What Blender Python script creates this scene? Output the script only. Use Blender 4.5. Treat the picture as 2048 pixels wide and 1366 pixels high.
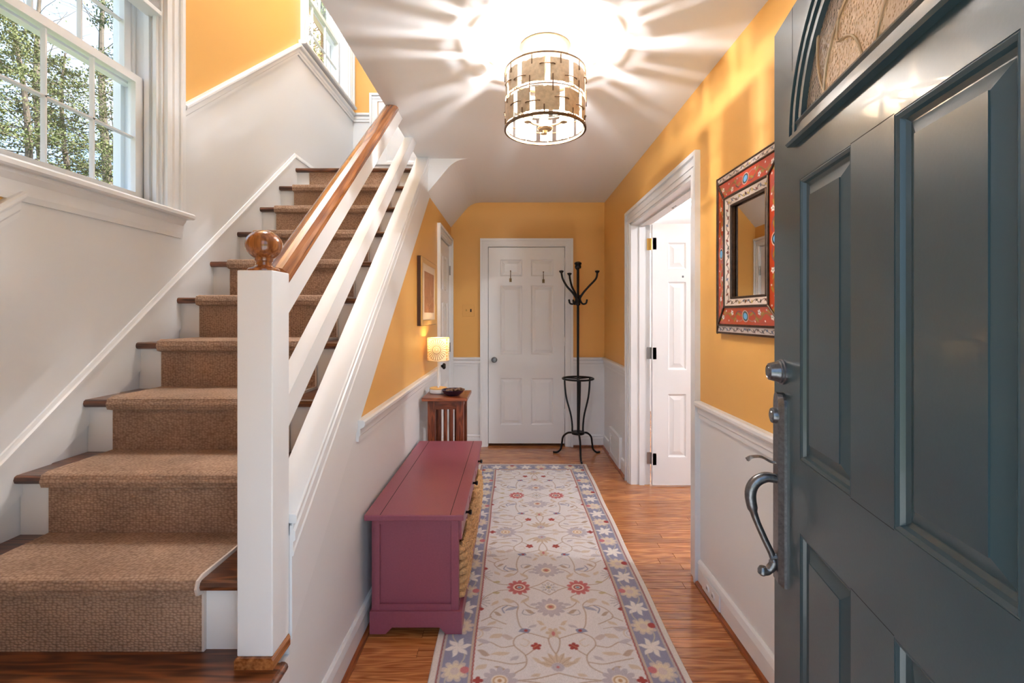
import bpy, bmesh, math, random
import numpy as np
from mathutils import Vector, Matrix

random.seed(7)
rng = np.random.default_rng(7)
for o in list(bpy.data.objects):
    bpy.data.objects.remove(o)
SC = bpy.context.scene
COL = SC.collection

# ------------------------------------------------------------------ camera
F = 950.0                                   # focal length in pixels of a 2048 wide frame
cam = bpy.data.cameras.new('camera')
cam.sensor_fit = 'HORIZONTAL'
cam.sensor_width = 36.0
cam.lens = 36.0 * F / 2048
cam.shift_x = -2.0 / 2048
cam.shift_y = -52.0 / 2048
cam.clip_start = 0.02
cam_o = bpy.data.objects.new('camera', cam)
cam_o.location = (0, 0, 1.31)
cam_o.rotation_euler = (math.pi / 2, 0, 0)
COL.objects.link(cam_o)
SC.camera = cam_o

# ------------------------------------------------------------------ world, sun, exposure
SC.view_settings.view_transform = 'Standard'
SC.view_settings.look = 'None'
SC.view_settings.gamma = 1.0
SC.view_settings.use_curve_mapping = False
SC.view_settings.exposure = 1.42

W = bpy.data.worlds.new('sky')
SC.world = W
W.use_nodes = True
wn = W.node_tree
wn.nodes.clear()
w_out = wn.nodes.new('ShaderNodeOutputWorld')
w_bg = wn.nodes.new('ShaderNodeBackground')
w_tc = wn.nodes.new('ShaderNodeTexCoord')
w_no = wn.nodes.new('ShaderNodeTexNoise')
w_no.inputs['Scale'].default_value = 2.2
w_no.inputs['Detail'].default_value = 5
w_cr = wn.nodes.new('ShaderNodeValToRGB')
w_cr.color_ramp.elements[0].position = 0.42
w_cr.color_ramp.elements[0].color = (0.30, 0.54, 0.90, 1)
w_cr.color_ramp.elements[1].position = 0.68
w_cr.color_ramp.elements[1].color = (0.95, 0.98, 1.0, 1)
w_bg.inputs['Strength'].default_value = 0.95
wn.links.new(w_tc.outputs['Generated'], w_no.inputs['Vector'])
wn.links.new(w_no.outputs['Fac'], w_cr.inputs['Fac'])
wn.links.new(w_cr.outputs['Color'], w_bg.inputs['Color'])
wn.links.new(w_bg.outputs['Background'], w_out.inputs['Surface'])

sun = bpy.data.lights.new('sun', 'SUN')
sun.energy = 9.0
sun.angle = math.radians(3)
sun.color = (1, 0.95, 0.86)
sun_o = bpy.data.objects.new('sun', sun)
sun_o.rotation_euler = Vector((-0.7, 0.03, -0.75)).to_track_quat('-Z', 'Y').to_euler()
sun_o.location = (9, 0, 9)
COL.objects.link(sun_o)

# light levels of the lamps, seen and added
HALL_W = 6.6        # each of the three bulbs of the hall fixture
UP_FILL_W = 36.0          # fill light added over the upper stairwell
SIDE_W = 36.0        # each downlight of the side room; the deeper one is added
TABLE_W = 0.6        # table lamp

# ------------------------------------------------------------------ materials
MATS = {}
def lin(r, g, b):
    f = lambda c: (c / 255) / 12.92 if c / 255 <= 0.04045 else ((c / 255 + 0.055) / 1.055) ** 2.4
    return (f(r), f(g), f(b), 1.0)

def new_mat(name):
    m = bpy.data.materials.new(name)
    m.use_nodes = True
    nt = m.node_tree
    b = nt.nodes['Principled BSDF']
    MATS[name] = m
    return m, nt, b

def plain(name, col, rough=0.5, metal=0.0, bump=0.0, bscale=60.0, var=0.0, coat=0.0, spec=0.5):
    m, nt, b = new_mat(name)
    b.inputs['Base Color'].default_value = col
    b.inputs['Roughness'].default_value = rough
    b.inputs['Metallic'].default_value = metal
    b.inputs['Coat Weight'].default_value = coat
    b.inputs['Specular IOR Level'].default_value = spec
    if bump or var:
        tc = nt.nodes.new('ShaderNodeTexCoord')
        no = nt.nodes.new('ShaderNodeTexNoise')
        no.inputs['Scale'].default_value = bscale
        no.inputs['Detail'].default_value = 4
        nt.links.new(tc.outputs['Object'], no.inputs['Vector'])
        if bump:
            bu = nt.nodes.new('ShaderNodeBump')
            bu.inputs['Strength'].default_value = bump
            bu.inputs['Distance'].default_value = 0.002
            nt.links.new(no.outputs['Fac'], bu.inputs['Height'])
            nt.links.new(bu.outputs['Normal'], b.inputs['Normal'])
        if var:
            hs = nt.nodes.new('ShaderNodeHueSaturation')
            hs.inputs['Color'].default_value = col
            mr = nt.nodes.new('ShaderNodeMapRange')
            mr.inputs['From Min'].default_value = 0.3
            mr.inputs['From Max'].default_value = 0.7
            mr.inputs['To Min'].default_value = 1 - var
            mr.inputs['To Max'].default_value = 1 + var
            nt.links.new(no.outputs['Fac'], mr.inputs['Value'])
            nt.links.new(mr.outputs['Result'], hs.inputs['Value'])
            nt.links.new(hs.outputs['Color'], b.inputs['Base Color'])
    return m

def wood(name, c1, c2, axis, rough=0.35, scale=1.0, coat=0.0, ring=0.5, bumps=0.05, tone=0.25):
    """oak-like grain running along the given local axis, with its own cut for each board"""
    m, nt, b = new_mat(name)
    N, L = nt.nodes, nt.links
    tc = N.new('ShaderNodeTexCoord')
    oi = N.new('ShaderNodeObjectInfo')
    mu = N.new('ShaderNodeMath'); mu.operation = 'MULTIPLY'; mu.inputs[1].default_value = 57.0
    L.new(oi.outputs['Random'], mu.inputs[0])
    mp = N.new('ShaderNodeMapping')
    s = [9 * scale] * 3; s['XYZ'.index(axis)] = 1.1 * scale
    mp.inputs['Scale'].default_value = s
    L.new(tc.outputs['Object'], mp.inputs['Vector'])
    n1 = N.new('ShaderNodeTexNoise'); n1.noise_dimensions = '4D'
    n1.inputs['Scale'].default_value = 1.6; n1.inputs['Detail'].default_value = 2
    L.new(mp.outputs['Vector'], n1.inputs['Vector']); L.new(mu.outputs[0], n1.inputs['W'])
    # rings: a sine of the stretched noise
    r1 = N.new('ShaderNodeMath'); r1.operation = 'MULTIPLY'; r1.inputs[1].default_value = 60.0
    L.new(n1.outputs['Fac'], r1.inputs[0])
    r2 = N.new('ShaderNodeMath'); r2.operation = 'SINE'; L.new(r1.outputs[0], r2.inputs[0])
    mp2 = N.new('ShaderNodeMapping')
    s2 = [150 * scale] * 3; s2['XYZ'.index(axis)] = 5 * scale
    mp2.inputs['Scale'].default_value = s2
    L.new(tc.outputs['Object'], mp2.inputs['Vector'])
    n2 = N.new('ShaderNodeTexNoise'); n2.noise_dimensions = '4D'
    n2.inputs['Scale'].default_value = 1.0; n2.inputs['Detail'].default_value = 3
    L.new(mp2.outputs['Vector'], n2.inputs['Vector']); L.new(mu.outputs[0], n2.inputs['W'])
    a = N.new('ShaderNodeMapRange'); a.inputs['From Min'].default_value = -1; a.inputs['From Max'].default_value = 1
    a.inputs['To Min'].default_value = 0; a.inputs['To Max'].default_value = ring
    L.new(r2.outputs[0], a.inputs['Value'])
    c = N.new('ShaderNodeMapRange'); c.inputs['From Min'].default_value = 0.3; c.inputs['From Max'].default_value = 0.7
    c.inputs['To Min'].default_value = 0; c.inputs['To Max'].default_value = 1 - ring * 0.6
    L.new(n2.outputs['Fac'], c.inputs['Value'])
    ad = N.new('ShaderNodeMath'); ad.operation = 'ADD'; ad.use_clamp = True
    L.new(a.outputs['Result'], ad.inputs[0]); L.new(c.outputs['Result'], ad.inputs[1])
    mx = N.new('ShaderNodeMix'); mx.data_type = 'RGBA'
    mx.inputs[6].default_value = c1; mx.inputs[7].default_value = c2
    L.new(ad.outputs[0], mx.inputs[0])
    hs = N.new('ShaderNodeHueSaturation')
    t = N.new('ShaderNodeMapRange'); t.inputs['To Min'].default_value = 1 - tone; t.inputs['To Max'].default_value = 1 + tone
    L.new(oi.outputs['Random'], t.inputs['Value']); L.new(t.outputs['Result'], hs.inputs['Value'])
    L.new(mx.outputs[2], hs.inputs['Color']); L.new(hs.outputs['Color'], b.inputs['Base Color'])
    b.inputs['Roughness'].default_value = rough
    b.inputs['Coat Weight'].default_value = coat
    b.inputs['Coat Roughness'].default_value = 0.12
    bu = N.new('ShaderNodeBump'); bu.inputs['Strength'].default_value = bumps; bu.inputs['Distance'].default_value = 0.001
    L.new(ad.outputs[0], bu.inputs['Height']); L.new(bu.outputs['Normal'], b.inputs['Normal'])
    return m

def two_tone(name, low, high, z_level, slope=None, bend=None):
    """wall paint: white below the chair rail, yellow above (rail may climb with the stairs)"""
    m, nt, b = new_mat(name)
    N, L = nt.nodes, nt.links
    g = N.new('ShaderNodeNewGeometry')
    sp = N.new('ShaderNodeSeparateXYZ'); L.new(g.outputs['Position'], sp.inputs[0])
    gt = N.new('ShaderNodeMath'); gt.operation = 'GREATER_THAN'
    L.new(sp.outputs['Z'], gt.inputs[0])
    if slope is None:
        gt.inputs[1].default_value = z_level
    else:                                   # z = z_level + slope*(y), at most bend
        mu = N.new('ShaderNodeMath'); mu.operation = 'MULTIPLY_ADD'
        mu.inputs[1].default_value = slope; mu.inputs[2].default_value = z_level
        L.new(sp.outputs['Y'], mu.inputs[0])
        mi = N.new('ShaderNodeMath'); mi.operation = 'MINIMUM'; mi.inputs[1].default_value = bend
        L.new(mu.outputs[0], mi.inputs[0]); L.new(mi.outputs[0], gt.inputs[1])
    mx = N.new('ShaderNodeMix'); mx.data_type = 'RGBA'
    mx.inputs[6].default_value = low; mx.inputs[7].default_value = high
    L.new(gt.outputs[0], mx.inputs[0]); L.new(mx.outputs[2], b.inputs['Base Color'])
    b.inputs['Roughness'].default_value = 0.42
    no = N.new('ShaderNodeTexNoise'); no.inputs['Scale'].default_value = 90; no.inputs['Detail'].default_value = 3
    L.new(g.outputs['Position'], no.inputs['Vector'])
    bu = N.new('ShaderNodeBump'); bu.inputs['Strength'].default_value = 0.06; bu.inputs['Distance'].default_value = 0.002
    L.new(no.outputs['Fac'], bu.inputs['Height']); L.new(bu.outputs['Normal'], b.inputs['Normal'])
    return m

def painted(name, rough=0.8, coat=0.0, bump=0.0, bscale=500.0, translucent=0.0, noise=0.0):
    """colours carried by the mesh itself (woven, printed or hand painted pattern)"""
    m, nt, b = new_mat(name)
    N, L = nt.nodes, nt.links
    at = N.new('ShaderNodeAttribute'); at.attribute_name = 'Col'
    src = at.outputs['Color']
    if noise:
        tc = N.new('ShaderNodeTexCoord'); no = N.new('ShaderNodeTexNoise')
        no.inputs['Scale'].default_value = bscale; no.inputs['Detail'].default_value = 2
        L.new(tc.outputs['Object'], no.inputs['Vector'])
        mr = N.new('ShaderNodeMapRange'); mr.inputs['From Min'].default_value = 0.3; mr.inputs['From Max'].default_value = 0.7
        mr.inputs['To Min'].default_value = 1 - noise; mr.inputs['To Max'].default_value = 1 + noise
        L.new(no.outputs['Fac'], mr.inputs['Value'])
        hs = N.new('ShaderNodeHueSaturation'); L.new(src, hs.inputs['Color']); L.new(mr.outputs['Result'], hs.inputs['Value'])
        src = hs.outputs['Color']
        if bump:
            bu = N.new('ShaderNodeBump'); bu.inputs['Strength'].default_value = bump; bu.inputs['Distance'].default_value = 0.003
            L.new(no.outputs['Fac'], bu.inputs['Height']); L.new(bu.outputs['Normal'], b.inputs['Normal'])
    L.new(src, b.inputs['Base Color'])
    b.inputs['Roughness'].default_value = rough
    b.inputs['Coat Weight'].default_value = coat
    b.inputs['Coat Roughness'].default_value = 0.08
    if translucent:
        tr = N.new('ShaderNodeBsdfTranslucent'); L.new(src, tr.inputs['Color'])
        mx = N.new('ShaderNodeMixShader'); mx.inputs[0].default_value = translucent
        out = nt.nodes['Material Output']
        L.new(b.outputs[0], mx.inputs[1]); L.new(tr.outputs[0], mx.inputs[2]); L.new(mx.outputs[0], out.inputs['Surface'])
    return m

def glass(name, tint=(1, 1, 1, 1), refl=0.08, bump=0.0, bscale=200):
    m, nt, b = new_mat(name)
    N, L = nt.nodes, nt.links
    N.remove(b)
    tr = N.new('ShaderNodeBsdfTransparent'); tr.inputs['Color'].default_value = tint
    gl = N.new('ShaderNodeBsdfGlossy'); gl.inputs['Roughness'].default_value = 0.03
    fr = N.new('ShaderNodeLayerWeight'); fr.inputs['Blend'].default_value = 0.5
    pw = N.new('ShaderNodeMath'); pw.operation = 'POWER'; pw.inputs[1].default_value = 4.0
    rm = N.new('ShaderNodeMapRange'); rm.inputs['To Min'].default_value = refl * 0.5; rm.inputs['To Max'].default_value = 0.8
    L.new(fr.outputs['Facing'], pw.inputs[0]); L.new(pw.outputs[0], rm.inputs['Value'])
    mx = N.new('ShaderNodeMixShader')
    L.new(rm.outputs['Result'], mx.inputs[0]); L.new(tr.outputs[0], mx.inputs[1]); L.new(gl.outputs[0], mx.inputs[2])
    L.new(mx.outputs[0], N['Material Output'].inputs['Surface'])
    if bump:
        tl_ = N.new('ShaderNodeBsdfTranslucent'); tl_.inputs['Color'].default_value = (0.95, 0.86, 0.76, 1)
        df = N.new('ShaderNodeBsdfDiffuse'); df.inputs['Color'].default_value = (0.90, 0.78, 0.66, 1)
        m3 = N.new('ShaderNodeMixShader'); m3.inputs[0].default_value = 0.5
        m4 = N.new('ShaderNodeMixShader'); m4.inputs[0].default_value = 0.42
        L.new(tl_.outputs[0], m3.inputs[1]); L.new(df.outputs[0], m3.inputs[2])
        L.new(tr.outputs[0], m4.inputs[1]); L.new(m3.outputs[0], m4.inputs[2]); L.new(m4.outputs[0], mx.inputs[1])
        tc = N.new('ShaderNodeTexCoord'); vo = N.new('ShaderNodeTexVoronoi'); vo.inputs['Scale'].default_value = bscale
        L.new(tc.outputs['Object'], vo.inputs['Vector'])
        bu = N.new('ShaderNodeBump'); bu.inputs['Strength'].default_value = bump; bu.inputs['Distance'].default_value = 0.004
        L.new(vo.outputs['Distance'], bu.inputs['Height'])
        L.new(bu.outputs['Normal'], gl.inputs['Normal']); L.new(bu.outputs['Normal'], fr.inputs['Normal'])
    return m

def emit(name, col, s):
    m, nt, b = new_mat(name)
    b.inputs['Base Color'].default_value = (0.9, 0.9, 0.9, 1)
    b.inputs['Emission Color'].default_value = col
    b.inputs['Emission Strength'].default_value = s
    return m

YEL = (0.75, 0.405, 0.105, 1)
WHT = (0.78, 0.795, 0.815, 1)
plain('white_trim', (0.81, 0.825, 0.845, 1), 0.28, bump=0.03, bscale=25)
plain('white_ceiling', (0.78, 0.795, 0.815, 1), 0.7, bump=0.04, bscale=70)
plain('white_wall', WHT, 0.42, bump=0.05, bscale=80)
two_tone('wall_paint', WHT, YEL, 0.87)
wood('oak_floor', lin(216, 144, 84), lin(152, 86, 42), 'X', 0.24, 1.0, coat=0.3, ring=0.5, bumps=0.03, tone=0.17)
wood('oak_shoe', lin(176, 100, 52), lin(120, 60, 28), 'Y', 0.3, 1.0, coat=0.2)
wood('dark_tread', lin(124, 74, 46), lin(58, 30, 18), 'X', 0.3, 1.2, coat=0.25, ring=0.6)
wood('start_tread', lin(158, 92, 50), lin(78, 40, 20), 'X', 0.28, 1.0, coat=0.3, ring=0.6)
wood('cherry_rail', lin(206, 136, 78), lin(132, 72, 34), 'Y', 0.26, 0.8, coat=0.4, ring=0.45, bumps=0.02)
wood('cherry_ball', lin(196, 124, 68), lin(126, 68, 34), 'Z', 0.2, 1.3, coat=0.5, ring=0.4, bumps=0.02)
wood('stand_oak', lin(150, 80, 48), lin(92, 42, 24), 'Z', 0.35, 1.6, ring=0.6)
wood('stand_top', lin(156, 84, 48), lin(96, 44, 24), 'X', 0.28, 1.6, coat=0.2, ring=0.5)
plain('bench_paint', lin(148, 80, 96), 0.34, bump=0.12, bscale=140, var=0.06)
plain('door_green', lin(45, 64, 70), 0.33, bump=0.05, bscale=160, coat=0.15)
plain('pewter', lin(112, 114, 118), 0.32, 0.9, bump=0.15, bscale=120, var=0.2)
plain('iron', lin(30, 30, 32), 0.42, 0.6, bump=0.15, bscale=180)
plain('brass', lin(190, 150, 80), 0.3, 1.0)
plain('dark_brass', lin(120, 100, 70), 0.35, 1.0)
plain('steel', lin(150, 150, 150), 0.35, 1.0)
plain('nickel_dark', lin(120, 120, 122), 0.3, 1.0)
plain('black_knob', lin(22, 20, 20), 0.25)
plain('gold_frame', lin(214, 168, 92), 0.35, 0.3, bump=0.1, bscale=90)
plain('picture_mat', lin(226, 204, 176), 0.7)
plain('picture_side', lin(66, 36, 22), 0.5)
plain('yellow_plate', (0.72, 0.385, 0.10, 1), 0.4)
plain('slot_dark', (0.008, 0.008, 0.008, 1), 0.8)
plain('blind_grey', lin(190, 190, 192), 0.5)
plain('mirror_glass', (0.95, 0.95, 0.95, 1), 0.01, 1.0)
plain('mirror_metal', lin(92, 74, 62), 0.3, 0.9, bump=0.2, bscale=60, var=0.25)
plain('bronze_leaf', lin(196, 174, 146), 0.45, 0.55, bump=0.3, bscale=70, var=0.15)
plain('bronze_wire', lin(112, 88, 66), 0.35, 0.9)
plain('champagne', lin(206, 184, 150), 0.3, 0.8)
plain('clear_acrylic', lin(220, 220, 222), 0.1, 0.0)
plain('lamp_base_top', lin(220, 176, 104), 0.4)
plain('cobalt', lin(22, 22, 56), 0.12, coat=0.6)
plain('trinket', lin(110, 80, 60), 0.5, bump=0.3, bscale=80, var=0.4)
plain('seagrass', lin(196, 152, 104), 0.8, bump=0.5, bscale=120, var=0.3)
plain('seagrass_pale', lin(206, 164, 124), 0.8, bump=0.5, bscale=120, var=0.3)
plain('binding', lin(208, 196, 188), 0.9)
plain('bark', lin(92, 82, 72), 0.9, bump=0.6, bscale=30, var=0.3)
plain('needle_green', lin(84, 92, 50), 0.8, var=0.35, bscale=6)
plain('leaf_green', lin(112, 128, 52), 0.7, var=0.35, bscale=6)
plain('lawn', lin(96, 110, 62), 0.95, bump=0.6, bscale=20, var=0.3)
plain('porch_stone', lin(190, 190, 192), 0.8, bump=0.3, bscale=30, var=0.15)
plain('siding', lin(214, 212, 208), 0.7)
glass('window_glass')
glass('fan_glass', (0.98, 0.95, 0.92, 1), bump=0.5, bscale=160)
emit('bulb_glow', (1.0, 0.80, 0.52, 1), 45.0)
emit('lamp_glow', (1.0, 0.78, 0.45, 1), 3.0)
emit('downlight_glow', (1.0, 0.95, 0.88, 1), 14.0)
painted('rug_wool', 0.95, bump=0.4, bscale=420, noise=0.10)
painted('reverse_glass', 0.25, coat=0.9)
painted('shade_paper', 0.8, translucent=0.28)
painted('print_paper', 0.7)

# carpet of the stair runner: looped rows
m, nt, b = new_mat('carpet')
tc = nt.nodes.new('ShaderNodeTexCoord')
mp = nt.nodes.new('ShaderNodeMapping'); mp.inputs['Scale'].default_value = (95, 150, 150)
vo = nt.nodes.new('ShaderNodeTexVoronoi'); vo.inputs['Scale'].default_value = 1.0; vo.inputs['Randomness'].default_value = 0.55
no = nt.nodes.new('ShaderNodeTexNoise'); no.inputs['Scale'].default_value = 7.0; no.inputs['Detail'].default_value = 3
nt.links.new(tc.outputs['Object'], mp.inputs['Vector']); nt.links.new(mp.outputs['Vector'], vo.inputs['Vector'])
nt.links.new(tc.outputs['Object'], no.inputs['Vector'])
cr = nt.nodes.new('ShaderNodeValToRGB')
cr.color_ramp.elements[0].position = 0.05; cr.color_ramp.elements[0].color = lin(190, 158, 134)
cr.color_ramp.elements[1].position = 0.8; cr.color_ramp.elements[1].color = lin(136, 106, 86)
nt.links.new(vo.outputs['Distance'], cr.inputs['Fac'])
hs = nt.nodes.new('ShaderNodeHueSaturation')
mr = nt.nodes.new('ShaderNodeMapRange'); mr.inputs['From Min'].default_value = 0.35; mr.inputs['From Max'].default_value = 0.65
mr.inputs['To Min'].default_value = 0.86; mr.inputs['To Max'].default_value = 1.08
nt.links.new(no.outputs['Fac'], mr.inputs['Value']); nt.links.new(mr.outputs['Result'], hs.inputs['Value'])
nt.links.new(cr.outputs['Color'], hs.inputs['Color']); nt.links.new(hs.outputs['Color'], b.inputs['Base Color'])
bu = nt.nodes.new('ShaderNodeBump'); bu.inputs['Strength'].default_value = 0.7; bu.inputs['Distance'].default_value = 0.004; bu.invert = True
nt.links.new(vo.outputs['Distance'], bu.inputs['Height']); nt.links.new(bu.outputs['Normal'], b.inputs['Normal'])
b.inputs['Roughness'].default_value = 0.95

# ------------------------------------------------------------------ mesh helpers
ORG = {}
class MB:
    def __init__(s): s.v = []; s.f = []; s.sm = []
    def add(s, v, f, smooth=False):
        n = len(s.v); s.v += [tuple(p) for p in v]
        s.f += [tuple(i + n for i in q) for q in f]; s.sm += [smooth] * len(f)
        return s
    def box(s, x0, x1, y0, y1, z0, z1, c=0.0):
        if c <= 0:
            v = [(x, y, z) for z in (z0, z1) for y in (y0, y1) for x in (x0, x1)]
            return s.add(v, [(0, 2, 3, 1), (4, 5, 7, 6), (0, 1, 5, 4), (2, 6, 7, 3), (0, 4, 6, 2), (1, 3, 7, 5)])
        bm = bmesh.new(); r = bmesh.ops.create_cube(bm, size=1)
        for p in bm.verts:
            p.co = ((x0 + x1) / 2 + p.co.x * (x1 - x0), (y0 + y1) / 2 + p.co.y * (y1 - y0), (z0 + z1) / 2 + p.co.z * (z1 - z0))
        bmesh.ops.bevel(bm, geom=bm.edges[:], offset=c, segments=2, affect='EDGES', profile=0.5)
        bm.verts.index_update()
        s.add([p.co[:] for p in bm.verts], [[q.index for q in f.verts] for f in bm.faces]); bm.free()
        return s
    def prism(s, poly, axis, a0, a1, smooth=False):
        """poly in the two other axes (order: XY for Z, YZ for X, XZ for Y)"""
        n = len(poly)
        def P(p, a):
            return {'X': (a, p[0], p[1]), 'Y': (p[0], a, p[1]), 'Z': (p[0], p[1], a)}[axis]
        v = [P(p, a0) for p in poly] + [P(p, a1) for p in poly]
        s.add(v, [(i, (i + 1) % n, n + (i + 1) % n, n + i) for i in range(n)], smooth)
        m = len(s.v) - 2 * n
        s.f += [tuple(range(m, m + n)), tuple(range(m + n, m + 2 * n))]; s.sm += [False, False]
        return s
    def rings(s, rings, closed=True, caps=True, smooth=True):
        n = len(rings[0]); v = [p for r in rings for p in r]; f = []
        for a in range(len(rings) - 1):
            for i in range(n if closed else n - 1):
                j = (i + 1) % n
                f.append((a * n + i, a * n + j, (a + 1) * n + j, (a + 1) * n + i))
        s.add(v, f, smooth)
        if caps and closed:
            m = len(s.v) - n * len(rings)
            s.f += [tuple(range(m, m + n)), tuple(range(m + n * (len(rings) - 1), m + n * len(rings)))]; s.sm += [False, False]
        return s
    def lathe(s, prof, c=(0, 0, 0), axis='Z', n=32, caps=True):
        R = []
        for r, h in prof:
            ring = []
            for i in range(n):
                a = 2 * math.pi * i / n; x, y = r * math.cos(a), r * math.sin(a)
                p = {'Z': (x, y, h), 'X': (h, x, y), 'Y': (x, h, y)}[axis]
                ring.append((c[0] + p[0], c[1] + p[1], c[2] + p[2]))
            R.append(ring)
        return s.rings(R, True, caps)
    def tube(s, pts, r, n=10, caps=True):
        pts = [Vector(p) for p in pts]; rr = r if isinstance(r, (list, tuple)) else [r] * len(pts)
        R = []; prev = None
        for i, p in enumerate(pts):
            t = (pts[min(i + 1, len(pts) - 1)] - pts[max(i - 1, 0)])
            t = t.normalized() if t.length > 1e-9 else Vector((0, 0, 1))
            if prev is None:
                u = t.cross(Vector((0, 0, 1)))
                if u.length < 1e-3: u = t.cross(Vector((1, 0, 0)))
            else:
                u = prev - t * prev.dot(t)
            u.normalize(); w = t.cross(u); prev = u
            R.append([p + (u * math.cos(2 * math.pi * k / n) + w * math.sin(2 * math.pi * k / n)) * rr[i] for k in range(n)])
        return s.rings(R, True, caps)
    def mold(s, A, B, out, prof):
        """profile of (out, up) points swept from A to B"""
        A, B, out = Vector(A), Vector(B), Vector(out); Z = Vector((0, 0, 1))
        return s.rings([[P + out * o + Z * u for o, u in prof] for P in (A, B)], True, True, False)
    def slab(s, us, vs, solid, P, t0, t1):
        """occupancy grid (us x vs) of thickness t0..t1; P(u,v,t) -> point; only outer faces"""
        nu, nv = len(us) - 1, len(vs) - 1
        S = lambda i, j: 0 <= i < nu and 0 <= j < nv and solid((us[i] + us[i + 1]) / 2, (vs[j] + vs[j + 1]) / 2)
        for i in range(nu):
            for j in range(nv):
                if not S(i, j): continue
                a, b_, c, d = us[i], us[i + 1], vs[j], vs[j + 1]
                for t in (t0, t1): s.add([P(a, c, t), P(b_, c, t), P(b_, d, t), P(a, d, t)], [(0, 1, 2, 3)])
                for (di, dj, e) in ((-1, 0, ((a, c), (a, d))), (1, 0, ((b_, c), (b_, d))), (0, -1, ((a, c), (b_, c))), (0, 1, ((a, d), (b_, d)))):
                    if not S(i + di, j + dj):
                        s.add([P(*e[0], t0), P(*e[1], t0), P(*e[1], t1), P(*e[0], t1)], [(0, 1, 2, 3)])
        return s
    def build(s, name, mat, parent=None, label=None, autosmooth=False):
        org = ORG.get(parent.name, Vector()) if parent else Vector()
        me = bpy.data.meshes.new(name)
        me.from_pydata([(p[0] - org[0], p[1] - org[1], p[2] - org[2]) for p in s.v], [], s.f)
        bm = bmesh.new(); bm.from_mesh(me)
        bmesh.ops.remove_doubles(bm, verts=bm.verts, dist=1e-5)
        bmesh.ops.recalc_face_normals(bm, faces=bm.faces); bm.to_mesh(me); bm.free()
        if any(s.sm):
            me.shade_smooth(); me.set_sharp_from_angle(angle=math.radians(38))
        me.materials.append(MATS[mat])
        o = bpy.data.objects.new(name, me); COL.objects.link(o)
        if parent: o.parent = parent; ORG[o.name] = org
        if label: o['label'] = label
        return o

def tag(o, label=None, cat=None, group=None, kind=None):
    if label: o['label'] = label
    if cat: o['category'] = cat
    if group: o['group'] = group
    if kind: o['kind'] = kind
    return o
def thing(name, loc, label, cat, group=None, kind=None, rotz=0.0, local=False):
    o = bpy.data.objects.new(name, None); COL.objects.link(o); o.location = loc; o.rotation_euler = (0, 0, rotz)
    o.empty_display_size = 0.1
    ORG[o.name] = Vector() if local else Vector(loc)
    return tag(o, label, cat, group, kind)
def B(*a, **k): return MB().box(*a, **k)
def bez(p0, p1, p2, p3, n=12):
    p0, p1, p2, p3 = map(Vector, (p0, p1, p2, p3))
    return [p0 * (1 - t) ** 3 + p1 * 3 * t * (1 - t) ** 2 + p2 * 3 * t * t * (1 - t) + p3 * t ** 3 for t in [i / n for i in range(n + 1)]]
def spline(pts, n=8):
    pts = [Vector(p) for p in pts]; out = []
    for i in range(len(pts) - 1):
        a, b_, c, d = pts[max(i - 1, 0)], pts[i], pts[i + 1], pts[min(i + 2, len(pts) - 1)]
        for k in range(n):
            t = k / n
            out.append(0.5 * ((2 * b_) + (c - a) * t + (2 * a - 5 * b_ + 4 * c - d) * t * t + (-a + 3 * b_ - 3 * c + d) * t ** 3))
    return out + [pts[-1]]

class Canvas:
    """soft-edged painting on arrays of coordinates, giving colours for a fine mesh"""
    def __init__(s, X, Y, bg, px):
        s.X, s.Y, s.px = X, Y, px
        s.C = np.empty(X.shape + (3,)); s.C[:] = np.array(lin(*bg)[:3])
    def put(s, d, col, alpha=1.0):
        m = np.clip(0.5 - d / s.px, 0, 1) * alpha
        s.C += m[..., None] * (np.array(lin(*col)[:3]) - s.C)
    def rot(s, cx, cy, ang):
        dx, dy = s.X - cx, s.Y - cy; c, k = math.cos(ang), math.sin(ang)
        return dx * c + dy * k, -dx * k + dy * c
    def oval(s, cx, cy, rx, ry, ang, col, alpha=1.0):
        x, y = s.rot(cx, cy, ang); q = np.sqrt((x / rx) ** 2 + (y / ry) ** 2)
        s.put((q - 1) * min(rx, ry), col, alpha)
    def ring(s, cx, cy, rx, ry, ang, w, col):
        x, y = s.rot(cx, cy, ang); q = np.sqrt((x / rx) ** 2 + (y / ry) ** 2)
        s.put(np.abs((q - 1) * min(rx, ry)) - w / 2, col)
    def flower(s, cx, cy, r, n, depth, col, sx=1.0, ph=0.0, alpha=1.0):
        x, y = s.X - cx, (s.Y - cy) * sx; rad = np.hypot(x, y); a = np.arctan2(y, x)
        s.put(rad - r * (1 - depth + depth * np.abs(np.cos(a * n / 2 + ph)) ** 0.7), col, alpha)
    def leaf(s, cx, cy, l, w, ang, col, alpha=1.0):
        x, y = s.rot(cx, cy, ang); t = np.clip(x / l, -1, 1)
        d = np.abs(y + 0.25 * w * np.sin(t * 3)) - w * (1 - t * t) * (1 - 0.3 * t)
        s.put(np.maximum(d, np.abs(x) - l), col, alpha)
    def line(s, pts, w, col, alpha=1.0, smooth=True):
        if smooth and len(pts) > 2: pts = [(p[0], p[1]) for p in spline([(a, b_, 0) for a, b_ in pts], 6)]
        D = np.full(s.X.shape, 9.0)
        for (ax, ay), (bx, by) in zip(pts[:-1], pts[1:]):
            vx, vy = bx - ax, by - ay; L = vx * vx + vy * vy + 1e-12
            t = np.clip(((s.X - ax) * vx + (s.Y - ay) * vy) / L, 0, 1)
            D = np.minimum(D, np.hypot(s.X - ax - t * vx, s.Y - ay - t * vy))
        s.put(D - w / 2, col, alpha)
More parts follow.
